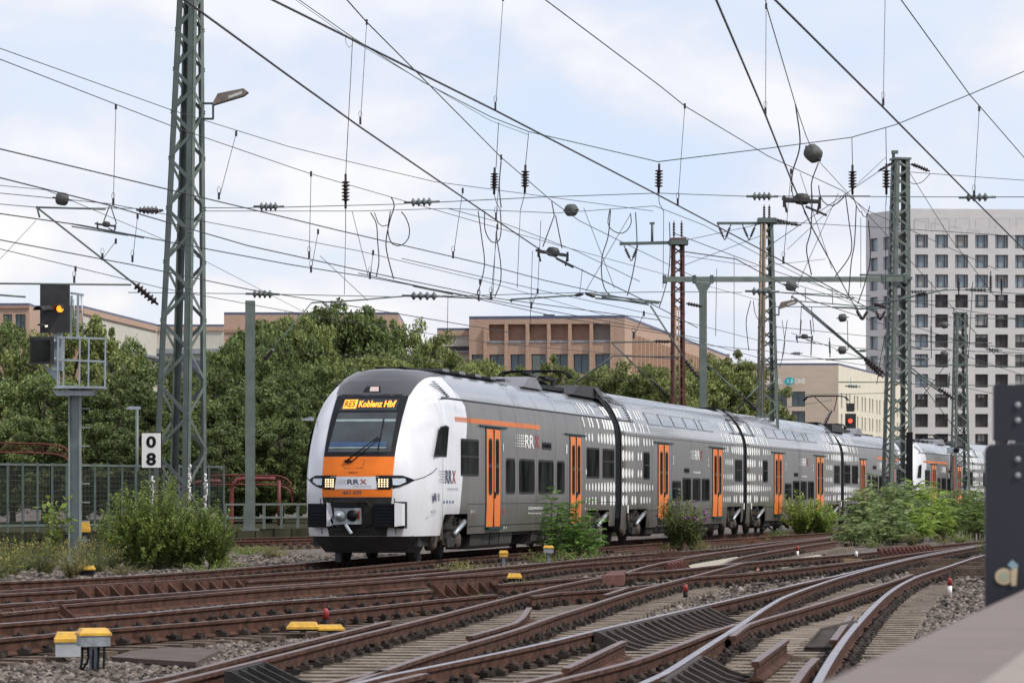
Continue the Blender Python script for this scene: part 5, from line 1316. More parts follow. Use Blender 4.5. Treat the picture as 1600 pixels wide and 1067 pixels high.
# straight far lines, each a single strand
FL = [([(1160,307,140),(1360,306,140)],1.0,'thin horizontal line above the second green mast'),
 ([(1420,269,150),(1600,282,150)],1.0,'thin line running right from the top of the right mast'),
 ([(1224,347,150),(1400,357,150),(1600,370,150)],1.0,'thin near level line in front of the tower top'),
 ([(1208,380,150),(1330,300,150),(1382,262,150)],1.1,'thin line rising to the right mast top'),
 ([(1060,378,150),(1190,350,150)],.9,'faint line rising from the rusty mast to the green mast'),
 ([(1060,418,150),(1190,368,150)],.9,'second faint line between rusty and green mast'),
 ([(1072,400,160),(1190,417,160),(1290,405,160)],.8,'faint sagging line right of the rusty mast'),
 ([(1420,268,140),(1500,395,140),(1560,470,140)],1.0,'slanting stay from the right mast top across the tower'),
 ([(1268,240,100),(1330,300,100),(1450,440,100),(1560,560,100)],1.0,'thin line from the large round weight down across the tower'),
 ([(1210,434,160),(1300,462,160),(1430,512,160),(1600,560,160)],.9,'thin line crossing just under the portal beam'),
 ([(0,405,140),(56,345,140)],.8,'faint stay rising to the bracket at the left edge'),
 ([(1230,390,150),(1330,300,150),(1384,246,150)],.8,'fainter parallel line to the right mast top'),
 ([(1416,470,170),(1600,500,170)],1.0,'thin line over the tower windows, upper of two'),
 ([(1416,520,175),(1600,548,175)],1.0,'thin line over the tower windows, lower of two'),
 ([(1060,535,150),(1200,548,150),(1380,575,150)],.9,'thin line over the hotel roof'),
 ([(1236,520,150),(1300,545,150),(1480,600,150),(1600,625,150)],.9,'thin line sloping over the hotel corner'),
 ([(400,548,150),(560,556,150),(700,566,150)],.9,'thin line in front of the tallest tree'),
 ([(800,590,140),(995,594,140)],.9,'thin line close above the middle coach roof')]
for sp_, w_, lb in FL:
    o = MB().tube(smooth_line(wire_pts(sp_), 3) if len(sp_) > 2 else wire_pts(sp_), 0.0001+sum(q[2] for q in sp_)/len(sp_)*w_/F/2, 5).build('line_wire', M_wire); tag(o, lb, 'wire', 'single line wires')
def cross_span(label, wires, ins, hangers=(), Y=85, group='cross spans'):
    r = thing('cross_span', label, 'cross span', tuple(P(*wires[0][0][0][:2], Y)), 0, group)
    for w_, wd in wires: wire(r, 'span_cable', [(a, b, Y) for a, b in w_], wd, M_wire_g)
    for a, b, n, rs_ in ins: insulator(P(*a, Y), P(*b, Y), n, rs_, .03, M_ins_g if n < 6 else M_ins, parent=r)
    for hg in hangers: wire(r, 'hanger', [(a, b, Y) for a, b in hg], 1.1)
    return r
cross_span('topmost sagging cross span with five hanging insulators', [([(420,-25),(467,0),(551,59),(660,128),(767,183),(826,206),(1028,253)],1.4), ([(1028,253),(1200,232),(1330,215),(1400,195),(1515,148),(1600,112),(1680,78)],1.4), ([(467,4),(551,64),(767,189),(826,211)],.8)],
  [((540,272),(540,326),6,.11),((773,262),(772,304),6,.11),((821,258),(820,302),6,.11),((1030,256),(1029,303),6,.11),((1332,258),(1332,304),6,.11),((1385,256),(1385,304),6,.11)],
  [[(551,59),(540,275)],[(540,326),(540,362)],[(779,192),(775,262)],[(772,304),(776,318),(783,330)],[(826,208),(821,258)],[(820,302),(816,318),(813,329)],[(1029,303),(1030,318),(1037,330)],[(1331,214),(1332,258)],[(1332,304),(1338,322),(1344,332)],[(1384,200),(1385,256)],[(1385,304),(1384,322)]], 86)
cross_span('upper cross span with disc insulators level with the first cross arm', [([(-30,319),(0,319),(56,324),(215,326)],1.2), ([(315,325),(396,325)],1.2), ([(444,324),(631,319)],1.2), ([(687,316),(850,308),(1028,302),(1168,307)],1.2), ([(1215,307),(1498,308)],1.2), ([(1555,308),(1680,308)],1.2),
  ([(315,330),(560,330),(700,326),(870,333),(1023,322)],1.0), ([(1023,322),(1100,352),(1190,400),(1330,470)],1.0), ([(700,326),(790,350),(900,392),(1000,440)],1.0)],
  [((215,328),(255,329),4,.11),((396,323),(444,323),4,.11),((631,317),(687,315),4,.11),((1166,307),(1216,307),4,.11),((1498,309),(1556,308),4,.11)], (), 85)
cross_span('lower cross span with disc insulators level with the post tops', [([(200,457),(386,459)],1.2), ([(436,460),(626,464)],1.2), ([(697,463),(870,458),(1056,456),(1160,457)],1.1), ([(1216,457),(1300,460),(1360,462)],1.1)],
  [((384,459),(437,460),4,.115),((628,462),(698,463),4,.115),((1164,455),(1218,456),4,.115)], (), 90)
cross_span('far cross span of insulators in front of the tower', [([(1416,455),(1500,453),(1640,462)],1.3), ([(1416,494),(1600,499)],1.0), ([(1416,572),(1500,570),(1640,575)],1.6), ([(1416,545),(1640,553)],1.0), ([(1416,600),(1640,604)],1.0), ([(1410,533),(1550,536)],1.2)],
  [((1418,456),(1448,455),4,.13),((1508,452),(1550,453),5,.15),((1425,560),(1452,561),4,.13),((1540,546),(1566,547),4,.12),((1498,428),(1498,462),6,.10),((1548,424),(1548,458),6,.10),((1565,430),(1565,460),6,.10),((1236,552),(1254,552),4,.1),((1340,548),(1356,548),4,.1),((1320,603),(1345,604),4,.1),((1296,528),(1297,558),5,.06),((1484,582),(1482,606),5,.07),((1455,500),(1455,545),5,.05)],
  [[(1490,480),(1492,640)],[(1456,440),(1455,560)],[(1520,440),(1513,560)],[(1440,600),(1500,680)],[(1426,640),(1485,560)]], 180)
cross_span('thin level lines under the portal beam above the hotel', [([(1208,479),(1340,480)],1.2), ([(1240,470),(1390,482)],1.6), ([(1220,457),(1335,466)],1.8), ([(1205,510),(1384,528)],.9), ([(1206,530),(1384,548)],.9), ([(1206,562),(1384,560)],1.3), ([(1290,562),(1345,560)],2.0), ([(1310,597),(1390,597)],1.5), ([(1206,618),(1384,614)],.9), ([(1206,640),(1300,625)],.8)],
  [((1352,480),(1384,480),6,.09)], [[(1252,480),(1250,520)],[(1268,480),(1272,520)],[(1258,450),(1259,470)],[(1300,450),(1301,475)],[(1324,500),(1325,545)],[(1230,500),(1222,560)]], 150)
# bracket arms with insulators
def bracket(label, tubes, ins, Y, wpx=3.2):
    r = thing('cantilever_arm', label, 'bracket', tuple(P(*tubes[0][0], Y)), 0, 'cantilever arms')
    for t in tubes:
        mb = MB(); mb.tube([P(*p, Y) for p in t], Y*wpx/F/2, 8); mb.build('tube', M_green_d, r)
    for a, b, n, rs_ in ins: insulator(P(*a, Y), P(*b, Y), n, rs_, .03, parent=r, core=.1)
    return r
bracket('diagonal arm from the left edge down to the left lattice mast', [[(56,323),(213,446)],[(56,324),(165,327)],[(58,325),(62,340)]], [((208,442),(247,476),6,.11),((213,328),(252,330),6,.08)], 84.6, 3)
bracket('level tube ending above the signal head', [[(-40,443),(0,443),(205,445)],[(-30,459),(0,461),(40,464)]], [], 70, 3)
bracket('level tube over the trees with a disc insulator, left of centre', [[(487,473),(547,470),(630,463)],[(697,464),(770,467)],[(645,447),(708,460)]], [], 90, 2.2)
bracket('pair of level tubes meeting above the brick building', [[(796,468),(800,472)],[(798,468),(906,461)],[(918,459),(1032,472)],[(930,466),(1030,474)]], [((898,462),(912,459),3,.05),((914,458),(930,464),3,.05)], 100, 2.6)
bracket('long diagonal arm running down to the flared post', [[(1016,477),(1070,562)],[(1014,476),(940,464)]], [((1068,560),(1093,592),6,.10),((1072,474),(1098,479),5,.08)], 127, 2.8)
bracket('diagonal arm in front of the finned brick facade', [[(955,535),(1025,602)],[(955,535),(1048,533)],[(884,609),(958,556),(1062,558)]], [((1020,596),(1042,618),6,.10),((1022,533),(1048,534),5,.08)], 134, 2.4)
bracket('diagonal arm below the portal beam left of the second mast', [[(1103,567),(1168,628)],[(1188,600),(1150,640)]], [((1160,620),(1182,640),6,.10)], 131, 2.4)
bracket('double diagonal arm reaching the right lattice mast', [[(1245,468),(1350,558)],[(1252,478),(1352,562)],[(1245,468),(1236,463)]], [((1348,556),(1384,586),7,.12),((1350,562),(1380,590),7,.11)], 132, 2.6)
bracket('diagonal arm right of the right lattice mast ending at the far mast', [[(1419,571),(1468,608)],[(1420,578),(1470,613)],[(1416,540),(1440,545)]], [((1464,605),(1492,624),6,.14)], 160, 2.4)
bracket('low diagonal arm behind the left tree beside the tallest crown', [[(487,473),(430,540),(404,574)]], [((428,545),(412,562),4,.10)], 119, 1.8)
bracket('long tube sloping up across the right lattice mast', [[(1366,478),(1430,462),(1480,452)]], [((1430,462),(1448,457),4,.1),((1364,474),(1384,480),4,.1)], 126, 3)
bracket('v shaped insulator arm on the right lattice mast', [[(1336,483),(1390,480)],[(1300,480),(1340,482)]], [((1338,485),(1347,500),4,.06),((1356,485),(1347,500),4,.06),((1368,485),(1375,500),4,.06),((1384,485),(1375,500),4,.06)], 131, 2.6)
bracket('stay fittings at the top of the right lattice mast', [[(1420,256),(1433,262)]], [((1424,256),(1453,268),6,.09),((1394,255),(1372,268),4,.06)], 133, 1.5)
bracket('slanting twin insulators right of the second green mast top', [[(1208,345),(1215,347)]], [((1206,342),(1240,350),6,.07),((1206,346),(1252,352),6,.07)], 132, 1.5)
# jumper loops
JL = [([(611,308),(616,322),(609,345),(603,378),(606,402),(615,436)],2.0,86),([(610,330),(606,360),(612,380),(625,384),(637,375),(640,358),(634,340),(627,331)],1.8,86),([(579,332),(588,350),(590,378),(592,408),(588,432)],1.8,86),([(585,332),(593,352),(606,352)],1.5,86),
 ([(747,330),(753,375),(757,410),(752,440),(745,460)],1.8,88),([(757,330),(758,360),(768,378),(779,377),(783,360),(782,330)],1.8,88),([(778,345),(776,370),(782,410),(782,440),(773,464)],1.8,88),([(783,252),(780,290),(783,325)],2.0,86),
 ([(953,326),(950,350),(960,362),(975,364),(986,350),(985,333)],1.6,88),([(954,328),(950,370),(941,400),(940,430),(945,452),(953,461)],1.8,88),([(993,332),(995,385),(988,430),(980,462)],1.8,95),([(1046,347),(1047,390),(1044,430),(1035,465),(1030,480)],1.6,128),
 ([(1243,164),(1250,225),(1238,270),(1237,300)],2.4,60),([(1279,254),(1268,285),(1269,310),(1268,340),(1266,365),(1260,390),(1268,430)],2.0,70),([(1279,290),(1282,308),(1292,320),(1305,320),(1321,306)],1.8,80),([(1321,305),(1327,350),(1331,385),(1325,405),(1305,432)],1.8,80),([(1338,320),(1335,380),(1330,410),(1326,460)],1.8,90),([(1345,330),(1352,342),(1357,330),(1359,322)],1.6,90),([(1357,345),(1360,400),(1352,440),(1340,475)],1.8,110),
 ([(1173,470),(1166,500),(1168,530),(1170,548)],1.4,130),([(1177,470),(1180,490),(1188,505)],1.2,130),([(541,54),(540,66),(545,75),(551,70)],.9,86),([(1418,280),(1425,287),(1440,285),(1453,272)],1.2,130),([(1384,520),(1376,560),(1370,600)],1.2,130),([(1222,500),(1226,540),(1218,575)],1.0,130)]
for i, (q, w_, Y) in enumerate(JL):
    o = MB().tube(smooth_line([P(a, b, Y) for a, b in q], .12), Y*w_/F/2, 5).build('jumper_cable', M_wire)
    tag(o, ['S shaped jumper cable hanging from the left pair of wires', 'large round jumper loop left of centre', 'long wavy jumper cable at the far left of the left group', 'short hook of jumper cable in the left group',
      'left long jumper cable above the brick building', 'U shaped jumper loop under the hanging insulators', 'right long jumper cable above the brick building', 'jumper cable beside the twin hanging insulators',
      'U shaped jumper loop right of the small round weight', 'long bowed jumper cable right of the small round weight', 'jumper cable falling left of the rusty mast', 'jumper cable running down the rusty mast',
      'thick jumper cable above the cross shaped fitting', 'wavy jumper cable passing the cross shaped fitting', 'U shaped jumper loop right of the cross shaped fitting', 'long bowed jumper cable right of the cross shaped fitting', 'straight jumper cable left of the tower edge', 'small hook of jumper cable beside the right mast', 'jumper cable against the left edge of the tower',
      'bowed jumper cable left of the second green mast', 'short jumper cable touching the second green mast', 'tiny loop at the top left span clamp', 'loop of cable at the right mast top', 'jumper cable down the left side of the right mast', 'thin bowed cable above the hotel roof'][i], 'cable', 'jumper cables')
SL = [([(779,190),(779,196)],2),([(430+0,0),(430,1)],.1)]
VW = [(540,362,538,460,90),(775,362,770,465,90),(813,330,808,450,90),(845,345,840,460,90),(832,392,828,520,100),(1037,330,1036,450,90),(1147,400,1147,560,130),(1120,420,1118,525,130),(1345,340,1345,450,100),(1384,322,1384,440,100),(910,420,905,465,95),(500,400,575,470,88),(912,325,960,450,92),(985,335,915,455,92),(1250,270,1300,420,80),(1310,302,1235,470,100),(550,330,575,430,88),(700,460,699,520,110)]
for i, (a, b, c_, d, Y) in enumerate(VW):
    o = MB().tube([P(a,b,Y), P(c_,d,Y)], Y*.9/F/2, 4).build('hanger_wire', M_wire); tag(o, 'thin grey hanger wire dropping from a span cable to a lower wire', 'wire', 'thin hanger wires between the spans')
# round weights, section insulators
def weight(label, px, py, Y, r_, ax=(1,0,.1)):
    t = thing('line_weight', label, 'round weight', tuple(P(px,py,Y)), 0, 'round grey weights on the wires'); c = P(px,py,Y); a = Vector(ax).normalized()
    mb = MB(); mb.lathe(c-a*r_*1.0, c+a*r_*1.0, [(0, r_*.3), (.06, r_*.7), (.2, r_*.95), (.5, r_), (.8, r_*.95), (.94, r_*.7), (1, r_*.3)], 18); mb.build('body', mat('weight_grey', (.075,.08,.075), .7, 0, .3, 12, .2, 30), t)
    mb = MB(); mb.tube([c-a*r_*1.5, c+a*r_*1.5], r_*.14, 6); mb.build('spindle', M_wire, t); return t
weight('barrel shaped grey weight on the wires at the far left', 97, 311, 84, .16, (1,0,-.15)); weight('largest round grey weight, right of centre near the cross shaped fitting', 1270.5, 240, 60, .15, (.5,-.6,-.6))
weight('round grey weight left of the rusty mast cross arm', 892.5, 328.5, 86, .155, (.8,-.6,0)); weight('grey weight hanging under the portal beam', 1236, 446.5, 128, .2, (1,0,-.2)); weight('upper small weight before the sky between hotel and mast', 1316.5, 496.5, 150, .18); weight('lower small weight before the sky between hotel and mast', 1316, 547, 150, .18)
weight('faint weight before the upper tower windows', 1476, 508, 170, .17); weight('faint weight before the middle tower windows', 1475, 553, 170, .17)
def fitting(label, px, py, Y, s, a=0.0, chain=()):
    t = thing('section_insulator', label, 'section insulator', tuple(P(px,py,Y)), 0, 'section insulators hanging in the wires'); c = P(px,py,Y); U = Vector((math.cos(a),0,-math.sin(a))); V_ = Vector((.2,1,0)).normalized()
    mb = MB()
    for sg in (-1,1):
        mb.bar(c+V_*sg*s*.9-U*s, c+V_*sg*s*.3+U*s*1.0, s*.16, s*.16); mb.bar(c-U*s*sg, c-U*s*sg+Vector((s*.15*sg,0,-s*.7)), s*.12, s*.12)
        mb.bar(c-U*s*sg-Vector((0,0,-s*.25)), c-U*s*sg-Vector((0,0,s*.4)), s*.14, s*.14)
    mb.bar(c-U*s, c+U*s, s*.18, s*.22); mb.bar(c+U*s*.2-Vector((0,0,s*.3)), c+U*s*1.4-Vector((0,0,s*.75)), s*.10, s*.12)
    mb.build('frame', M_black2, t)
    mb = MB(); mb.lathe(c-U*s*.45+Vector((0,0,s*.1)), c+U*s*.45+Vector((0,0,s*.1)), [(0,.1*s),(.15,.3*s),(.5,.34*s),(.85,.3*s),(1,.1*s)], 10); mb.build('core', M_black2, t)
    for q in chain: MB().tube([P(*p, Y) for p in q], Y*1.8/F/2, 5).build('sling', M_wire, t)
    return t
fitting('cross shaped black wire fitting between the two right masts', 1253, 314, 62, .32, .05, [[(1238,300),(1240,312)],[(1268,300),(1268,312)],[(1256,330),(1268,352)]])
fitting('black wire fitting on slings left of the rusty mast', 864, 396, 84, .36, .15, [[(866,337),(848,386)],[(868,337),(878,388)],[(862,315),(866,337)]])
fitting('reddish wire fitting on slings left of the big lattice mast', 166, 352, 84, .22, .12, [[(171,322),(162,346)],[(173,322),(182,350)]])
fitting('small black wire fitting below the portal beam', 1257, 527, 140, .32, .0, [[(1252,500),(1250,523)],[(1266,500),(1268,523)],[(1268,528),(1267,556)]])
mb = MB(); mb.bar(P(112,350,84), P(225,372,84), .05, .03); mb.bar(P(112,354,83.6), P(200,368,83.6), .05, .03); tag(mb.build('wire_runner', M_wire_g), 'long pale green skid strip under the reddish wire fitting', 'wire fitting')
# ---------------------------------------------------------------- shrubs and weeds
M_shrub = mat('shrub_leaves', (.36,.47,.11), .5, 0, .3, 2, col2=(.22,.31,.07), island=.55, spec=.3)
M_shrub_p = mat('pale_shrub_leaves', (.30,.36,.17), .5, 0, .3, 2, col2=(.14,.20,.07), island=.6, spec=.3)
M_shrub_d = mat('dark_shrub_leaves', (.24,.29,.10), .5, 0, .3, 2, col2=(.13,.17,.06), island=.6, spec=.3)
M_stem = mat('green_stem', (.09,.09,.04), .8, 0, .3, 5)
M_straw = mat('weed_straw', (.36,.31,.14), .8, 0, .3, 3, col2=(.18,.20,.07), island=.5)
M_flower = mat('yellow_flower', (.60,.45,.03), .6, 0, .1, 5)
M_purple = mat('purple_flower', (.20,.06,.20), .6, 0, .2, 5)
def fronds(rng, base, n, h, spread, nleaf, llen, arch=.4, droop=.3, lw=.3, jitter=.15, both=True, start=.15):
    """stems rising from the base with leaflets in two ranks"""
    Vs = []; stems = []
    for i in range(n):
        th = rng.uniform(0, 6.283); lean = rng.uniform(0, 1)**.7*spread; hh = h*rng.uniform(.55, 1.0)*(1-.35*(lean/spread))
        d = np.array([math.cos(th), math.sin(th), 0]); bp = np.array(base)+d*rng.uniform(0, .25)*spread
        path = []
        for t in np.linspace(0, 1, 9):
            p = bp+d*lean*(t**1.5)+np.array([0, 0, hh*(t-droop*.25*t**3)]); path.append(p+rng.normal(size=3)*.01*h)
        path = np.array(path); stems.append([tuple(q) for q in path])
        for k in range(nleaf):
            t = start+(1-start)*(k+rng.random())/nleaf; f = t*8; j = min(7, int(f)); p = path[j]+(path[j+1]-path[j])*(f-j); tan = path[j+1]-path[j]; tan /= np.linalg.norm(tan)
            rd = rng.normal(size=3); rd -= rd.dot(tan)*tan; rd /= np.linalg.norm(rd); a = rd*.85+tan*.5+np.array([0,0,-droop*.5])+rng.normal(size=3)*jitter; a /= np.linalg.norm(a)
            b = np.cross(a, rng.normal(size=3)*.4+np.array([0,0,1])); b /= np.linalg.norm(b)+1e-9
            L_ = llen*rng.uniform(.6, 1.2)
            Vs += [p, p+a*L_*.5+b*L_*lw*.5, p+a*L_, p+a*L_*.5-b*L_*lw*.5]
    V = np.array(Vs).reshape(-1, 3); return V, np.arange(len(V)).reshape(-1, 4), stems
def pinnate(rng, base, n, h, spread, nrach, rlen, npair, llen, lw=.28):
    """stems carrying long arching leaves, each a rib with paired leaflets"""
    Vs = []; stems = []
    for i in range(n):
        th = rng.uniform(0, 6.283); lean = rng.uniform(0, 1)**.6*spread; hh = h*rng.uniform(.5, 1.0)*(1-.3*lean/spread); d = np.array([math.cos(th), math.sin(th), 0])
        b0 = np.array(base)+d*rng.uniform(0, .35)*spread; tip = b0+d*lean*.7+np.array([0,0,hh]); stems.append([tuple(b0), tuple((b0+tip)/2+rng.normal(size=3)*.03), tuple(tip)])
        for k in range(nrach):
            t = .25+.75*(k+.5)/nrach; p = b0+(tip-b0)*t; ph = rng.uniform(0, 6.283); e = np.array([math.cos(ph), math.sin(ph), .55+.5*(t > .85)]); e /= np.linalg.norm(e)
            L_ = rlen*rng.uniform(.6, 1.1); side = np.cross(e, [0,0,1]); side /= np.linalg.norm(side)+1e-9
            for q in range(npair):
                u = (q+1)/npair; c = p+e*L_*u+np.array([0,0,-.42*L_*u*u]); tn = e+np.array([0,0,-.84*u]); tn /= np.linalg.norm(tn)
                for sg in ((-1, 1) if q < npair-1 else (0,)):
                    a = side*sg*.85+tn*(.5 if sg else 1)+np.array([0,0,-.15])+rng.normal(size=3)*.1; a /= np.linalg.norm(a); b = np.cross(a, tn if sg else side); b /= np.linalg.norm(b)+1e-9
                    l = llen*rng.uniform(.7, 1.15)*(1-.35*abs(u-.5)); Vs += [c, c+a*l*.45+b*l*lw*.5, c+a*l, c+a*l*.45-b*l*lw*.5]
    V = np.array(Vs).reshape(-1, 3); return V, np.arange(len(V)).reshape(-1, 4), stems
def plant(label, cat, px, py, Y, geo, m, name='shrub', sr=.012, flowers=None, group=None):
    x = (px-800)/F*Y; r = thing(name, label, cat, (x, Y, GZ), 0, group)
    V, Fq, stems = geo; npmesh('foliage', V, Fq, leafy(m), r)
    mb = MB()
    for s in stems: mb.tube(s, sr, 4, caps=False, r2=sr*.4)
    mb.build('stems', M_stem, r)
    if flowers:
        fm, nf, fs, sd = flowers; rng = np.random.default_rng(sd); mb = MB()
        for k in range(nf):
            s = stems[int(rng.integers(0, len(stems)))]; p = Vector(s[-1-int(rng.integers(0, 2))])+Vector(rng.normal(size=3)*fs*1.2)
            mb.lathe(p, p+Vector((fs*.3, 0, fs)), [(0, fs*.5), (.5, fs*.6), (1, fs*.2)], 5)
        mb.build('blossom', fm, r)
    return r
def merge(*gs):
    V = []; Fs = []; S_ = []; n = 0
    for v, f, s in gs: V.append(v); Fs.append(f+n); n += len(v); S_ += s
    return np.vstack(V), np.vstack(Fs), S_
bx = lambda px, Y: (px-800)/F*Y
rg = np.random.default_rng
# big willowy bush left
g = []
for k, (px, w, h, n) in enumerate(((205,.7,2.2,80),(245,.85,2.6,100),(300,.7,2.0,80),(178,.5,1.7,45),(335,.5,1.8,50),(270,.9,1.7,70),(225,.8,1.5,60))):
    g.append(fronds(rg(k), (bx(px,77), 77+.2*(k % 3), GZ), n, h, w, 85, .085, lw=.34, droop=.1))
plant('large dense bright green bush in front of the left lattice mast', 'bush', 255, 885, 77, merge(*g), M_shrub, 'bush')
plant('tall thin weed with big light leaves left of the signal post', 'weed', 85, 870, 78, fronds(rg(20), (bx(85,78), 78, GZ), 9, 2.5, .5, 24, .20, lw=.55, droop=.2), mat('weed_leaf_light', (.23,.30,.06), .5, 0, .2, 2, island=.4), 'weed_plant')
for i, (px, Y, h, w, n, lb) in enumerate(((20,72,.95,.6,80,'patch of yellow flowering weeds at the left edge'),(70,73,1.0,.6,80,'yellow flowering weeds left of the signal foot'),(150,73,1.0,.6,90,'yellow flowering weeds right of the signal foot'),(112,70,.75,.5,80,'dry straw coloured grass in front of the signal foot'),(-5,68,.7,.5,60,'grassy weeds cut by the left photo edge'),
     (352,80,.9,.45,30,'thin grassy fringe right of the large bush'))):
    plant(lb, 'weed', px, 890, Y, fronds(rg(30+i), (bx(px,Y), Y, GZ), n, h, w, 45, .05, lw=.25, droop=.1, start=.05), M_straw if i in (3,) else M_shrub if i == 5 else mat('weed_mix', (.34,.35,.12), .7, 0, .3, 2, col2=(.17,.22,.07), island=.5), 'weed_plant', .005, (M_flower, 40, .02, i) if i in (0,1,2,4) else None)
plant('light green ailanthus like bush in front of the first coach rear door', 'bush', 885, 870, 86, merge(pinnate(rg(41), (bx(893,86), 86, GZ), 18, 1.75, .5, 9, .42, 8, .13), pinnate(rg(42), (bx(860,86), 86.2, GZ), 9, 2.1, .45, 8, .4, 8, .13), pinnate(rg(43), (bx(918,86), 86, GZ), 9, 1.75, .35, 7, .4, 8, .13)), mat('acacia_leaf', (.20,.34,.08), .5, 0, .2, 2, col2=(.11,.20,.045), island=.5), 'bush')
plant('purple flowering butterfly bush in front of the second coach', 'bush', 1067, 855, 102, merge(fronds(rg(45), (bx(1060,102), 102, GZ), 48, 2.1, .7, 80, .12, lw=.3, droop=.3), fronds(rg(46), (bx(1082,102), 102, GZ), 30, 1.7, .55, 60, .12, lw=.3)), M_shrub_d, 'bush', .01, (M_purple, 26, .07, 4))
plant('dense green bush in front of the third coach', 'bush', 1262, 838, 130, merge(fronds(rg(47), (bx(1252,130), 130, GZ), 66, 2.2, .9, 70, .14, lw=.3), fronds(rg(48), (bx(1285,130), 130, GZ), 56, 1.9, .8, 70, .14, lw=.3)), M_shrub, 'bush')
plant('big pale leaved bush growing around the right lattice mast', 'bush', 1385, 848, 118, merge(*[pinnate(rg(50+k), (bx(px,Y), Y, GZ), n, h, w, 9, .62, 8, .22, .30) for k, (px, Y, h, w, n) in enumerate(((1335,113,.95,.5,10),(1345,117,1.95,.6,16),(1372,118,2.4,.7,20),(1400,119,2.4,.7,20),(1385,114,1.3,.9,18),(1420,120,2.7,.6,14)))]), M_shrub_p, 'bush', .018)
plant('green feathery bush right of the right lattice mast', 'bush', 1450, 845, 124, merge(*[pinnate(rg(60+k), (bx(px,Y), Y, GZ), n, h, w, 10, .6, 9, .19, .28) for k, (px, Y, h, w, n) in enumerate(((1440,123,2.9,.6,16),(1462,124,2.5,.7,16),(1430,118,1.6,.7,14)))]), M_shrub, 'bush', .018)
plant('dark rounded bush behind the blurred black board', 'bush', 1505, 840, 128, merge(*[pinnate(rg(70+k), (bx(px,Y), Y, GZ), n, h, w, 10, .5, 9, .17, .28) for k, (px, Y, h, w, n) in enumerate(((1490,128,2.2,.8,22),(1515,129,2.4,.7,20),(1470,127,1.6,.7,18),(1530,126,2.0,.6,16)))]), mat('bush_mid', (.25,.34,.11), .5, 0, .3, 2, col2=(.13,.19,.06), island=.5), 'bush', .018)
for i, (px, Y, h, w, n, lb) in enumerate(((722,69.5,.42,.55,90,'low yellowish tuft beside the first coach bogie'),(1038,102,.35,.5,50,'small yellowish tuft left of the butterfly bush'),(792,50.5,.22,.22,50,'small green tuft on the guard rail in mid yard'),(752,53,.20,.15,24,'tiny weed between the guard rail brackets'),(820,61,.22,.22,30,'tiny dark weed behind the yellow capped box'),
      (1190,117,.35,.3,20,'tiny yellow weed between second and third coach'),(1170,113,.35,.5,30,'rusty dry weed patch between second and third coach'),(1425,112,.55,.35,60,'brownish rounded weed at the foot of the pale bush'),(1362,110,.25,.6,40,'low pale weed under the big bush'),(1545,88,.8,.4,60,'weed half hidden by the blurred black board'),(650,76,.3,.15,14,'tiny weed at the buffer marker beside the train nose'))):
    plant(lb, 'weed', px, 880, Y, fronds(rg(80+i), (bx(px,Y), Y, GZ), n, h, w, 30, .055, lw=.25, droop=.1, start=.05), M_straw if i in (0,1,5,7) else mat('dry_weed', (.30,.12,.07), .8, 0, .2, 3, island=.4) if i == 6 else M_shrub_d, 'weed_plant', .005, (M_flower, 16, .015, i) if i in (0,5) else None)
rw = random.Random(77)
VW2 = [(195,71,'weed tuft left of the big bush base'),(330,73,'weed tuft under the right side of the big bush'),(390,95,'small weed on the gravel left of the train nose'),(430,92,'small weed on the gravel close to the train nose'),(905,83,'weed fringe at the right foot of the light green bush'),(850,83.5,'weed fringe at the left foot of the light green bush'),
 (1100,101,'verge weeds right of the butterfly bush'),(1215,124,'verge weeds left of the third coach bush'),(1305,121,'verge weeds between third coach bush and pale bush'),(1475,116,'verge weeds under the feathery bush'),(1500,117,'verge weeds under the dark rounded bush'),(40,76,'tall grassy weeds behind the yellow flowers at far left'),(130,77,'tall grassy weeds behind the signal foot')]
for i, (px, Y, lb) in enumerate(VW2):
    plant(lb, 'weed', px, 880, Y, fronds(rg(200+i), (bx(px,Y), Y, GZ), rw.choice((30,45,60)), rw.uniform(.3,.6) if i < 11 else 1.0, rw.uniform(.4,.8), 28, .06, lw=.2, droop=.15, start=.05), M_straw if i % 3 == 0 else M_shrub, 'weed_plant', .005)
# ---------------------------------------------------------------- small track-side things
def yellow_box(label, px, py, z, w, h, d, legs=0, body=None, cat='junction box', rz=0.0, group='yellow capped cable boxes', cap=.5, cables=0):
    c = G(px, py, z); r = thing('cable_box', label, cat, (c.x, c.y, GZ), 0, group); mb = MB()
    t = Vector((c.x, c.y, z)); hb = h*cap; M_ = Matrix.Rotation(rz, 3, 'Z')
    def ring(s, zz): return [t+M_ @ Vector((sx*w/2*s, sy*d/2*s, 0))+Vector((0,0,zz)) for sx, sy in ((-1,-1),(1,-1),(1,1),(-1,1))]
    L0, L1, L2, L3 = ring(1.04, -.0), ring(1.04, hb*.35), ring(.97, hb*.45), ring(.8, hb)
    vs = L0+L1+L2+L3; fs = [(3,2,1,0),(12,13,14,15)]
    for k in range(3):
        for j in range(4): fs.append((k*4+j, k*4+(j+1) % 4, k*4+4+(j+1) % 4, k*4+4+j))
    mb.add(vs, fs); mb.build('lid', M_yellow, r)
    mb = MB(); mb.box(t+Vector((0,0,-(h-hb)/2)), (w*.95, d*.95, h-hb), rz); mb.build('housing', body or M_galvbox, r)
    mb = MB()
    if legs: mb.box(t+Vector((0,0,-(h-hb)-legs/2)), (.07,.07,legs), rz); mb.build('post', M_galvbox, r)
    if cables:
        mb = MB()
        for k in range(cables):
            x0 = t.x-w*.35+w*.7*k/(max(1,cables-1)); a = Vector((x0, t.y-.02, z-(h-hb))); mb.tube(smooth_line([a, a+Vector((.0,-.03,-.15)), a+Vector((random.uniform(-.14,.05),-.02,-.3)), Vector((a.x-.07, a.y, GZ+.02))], .05), .012, 6)
        mb.build('cable', M_black, r)
    return r
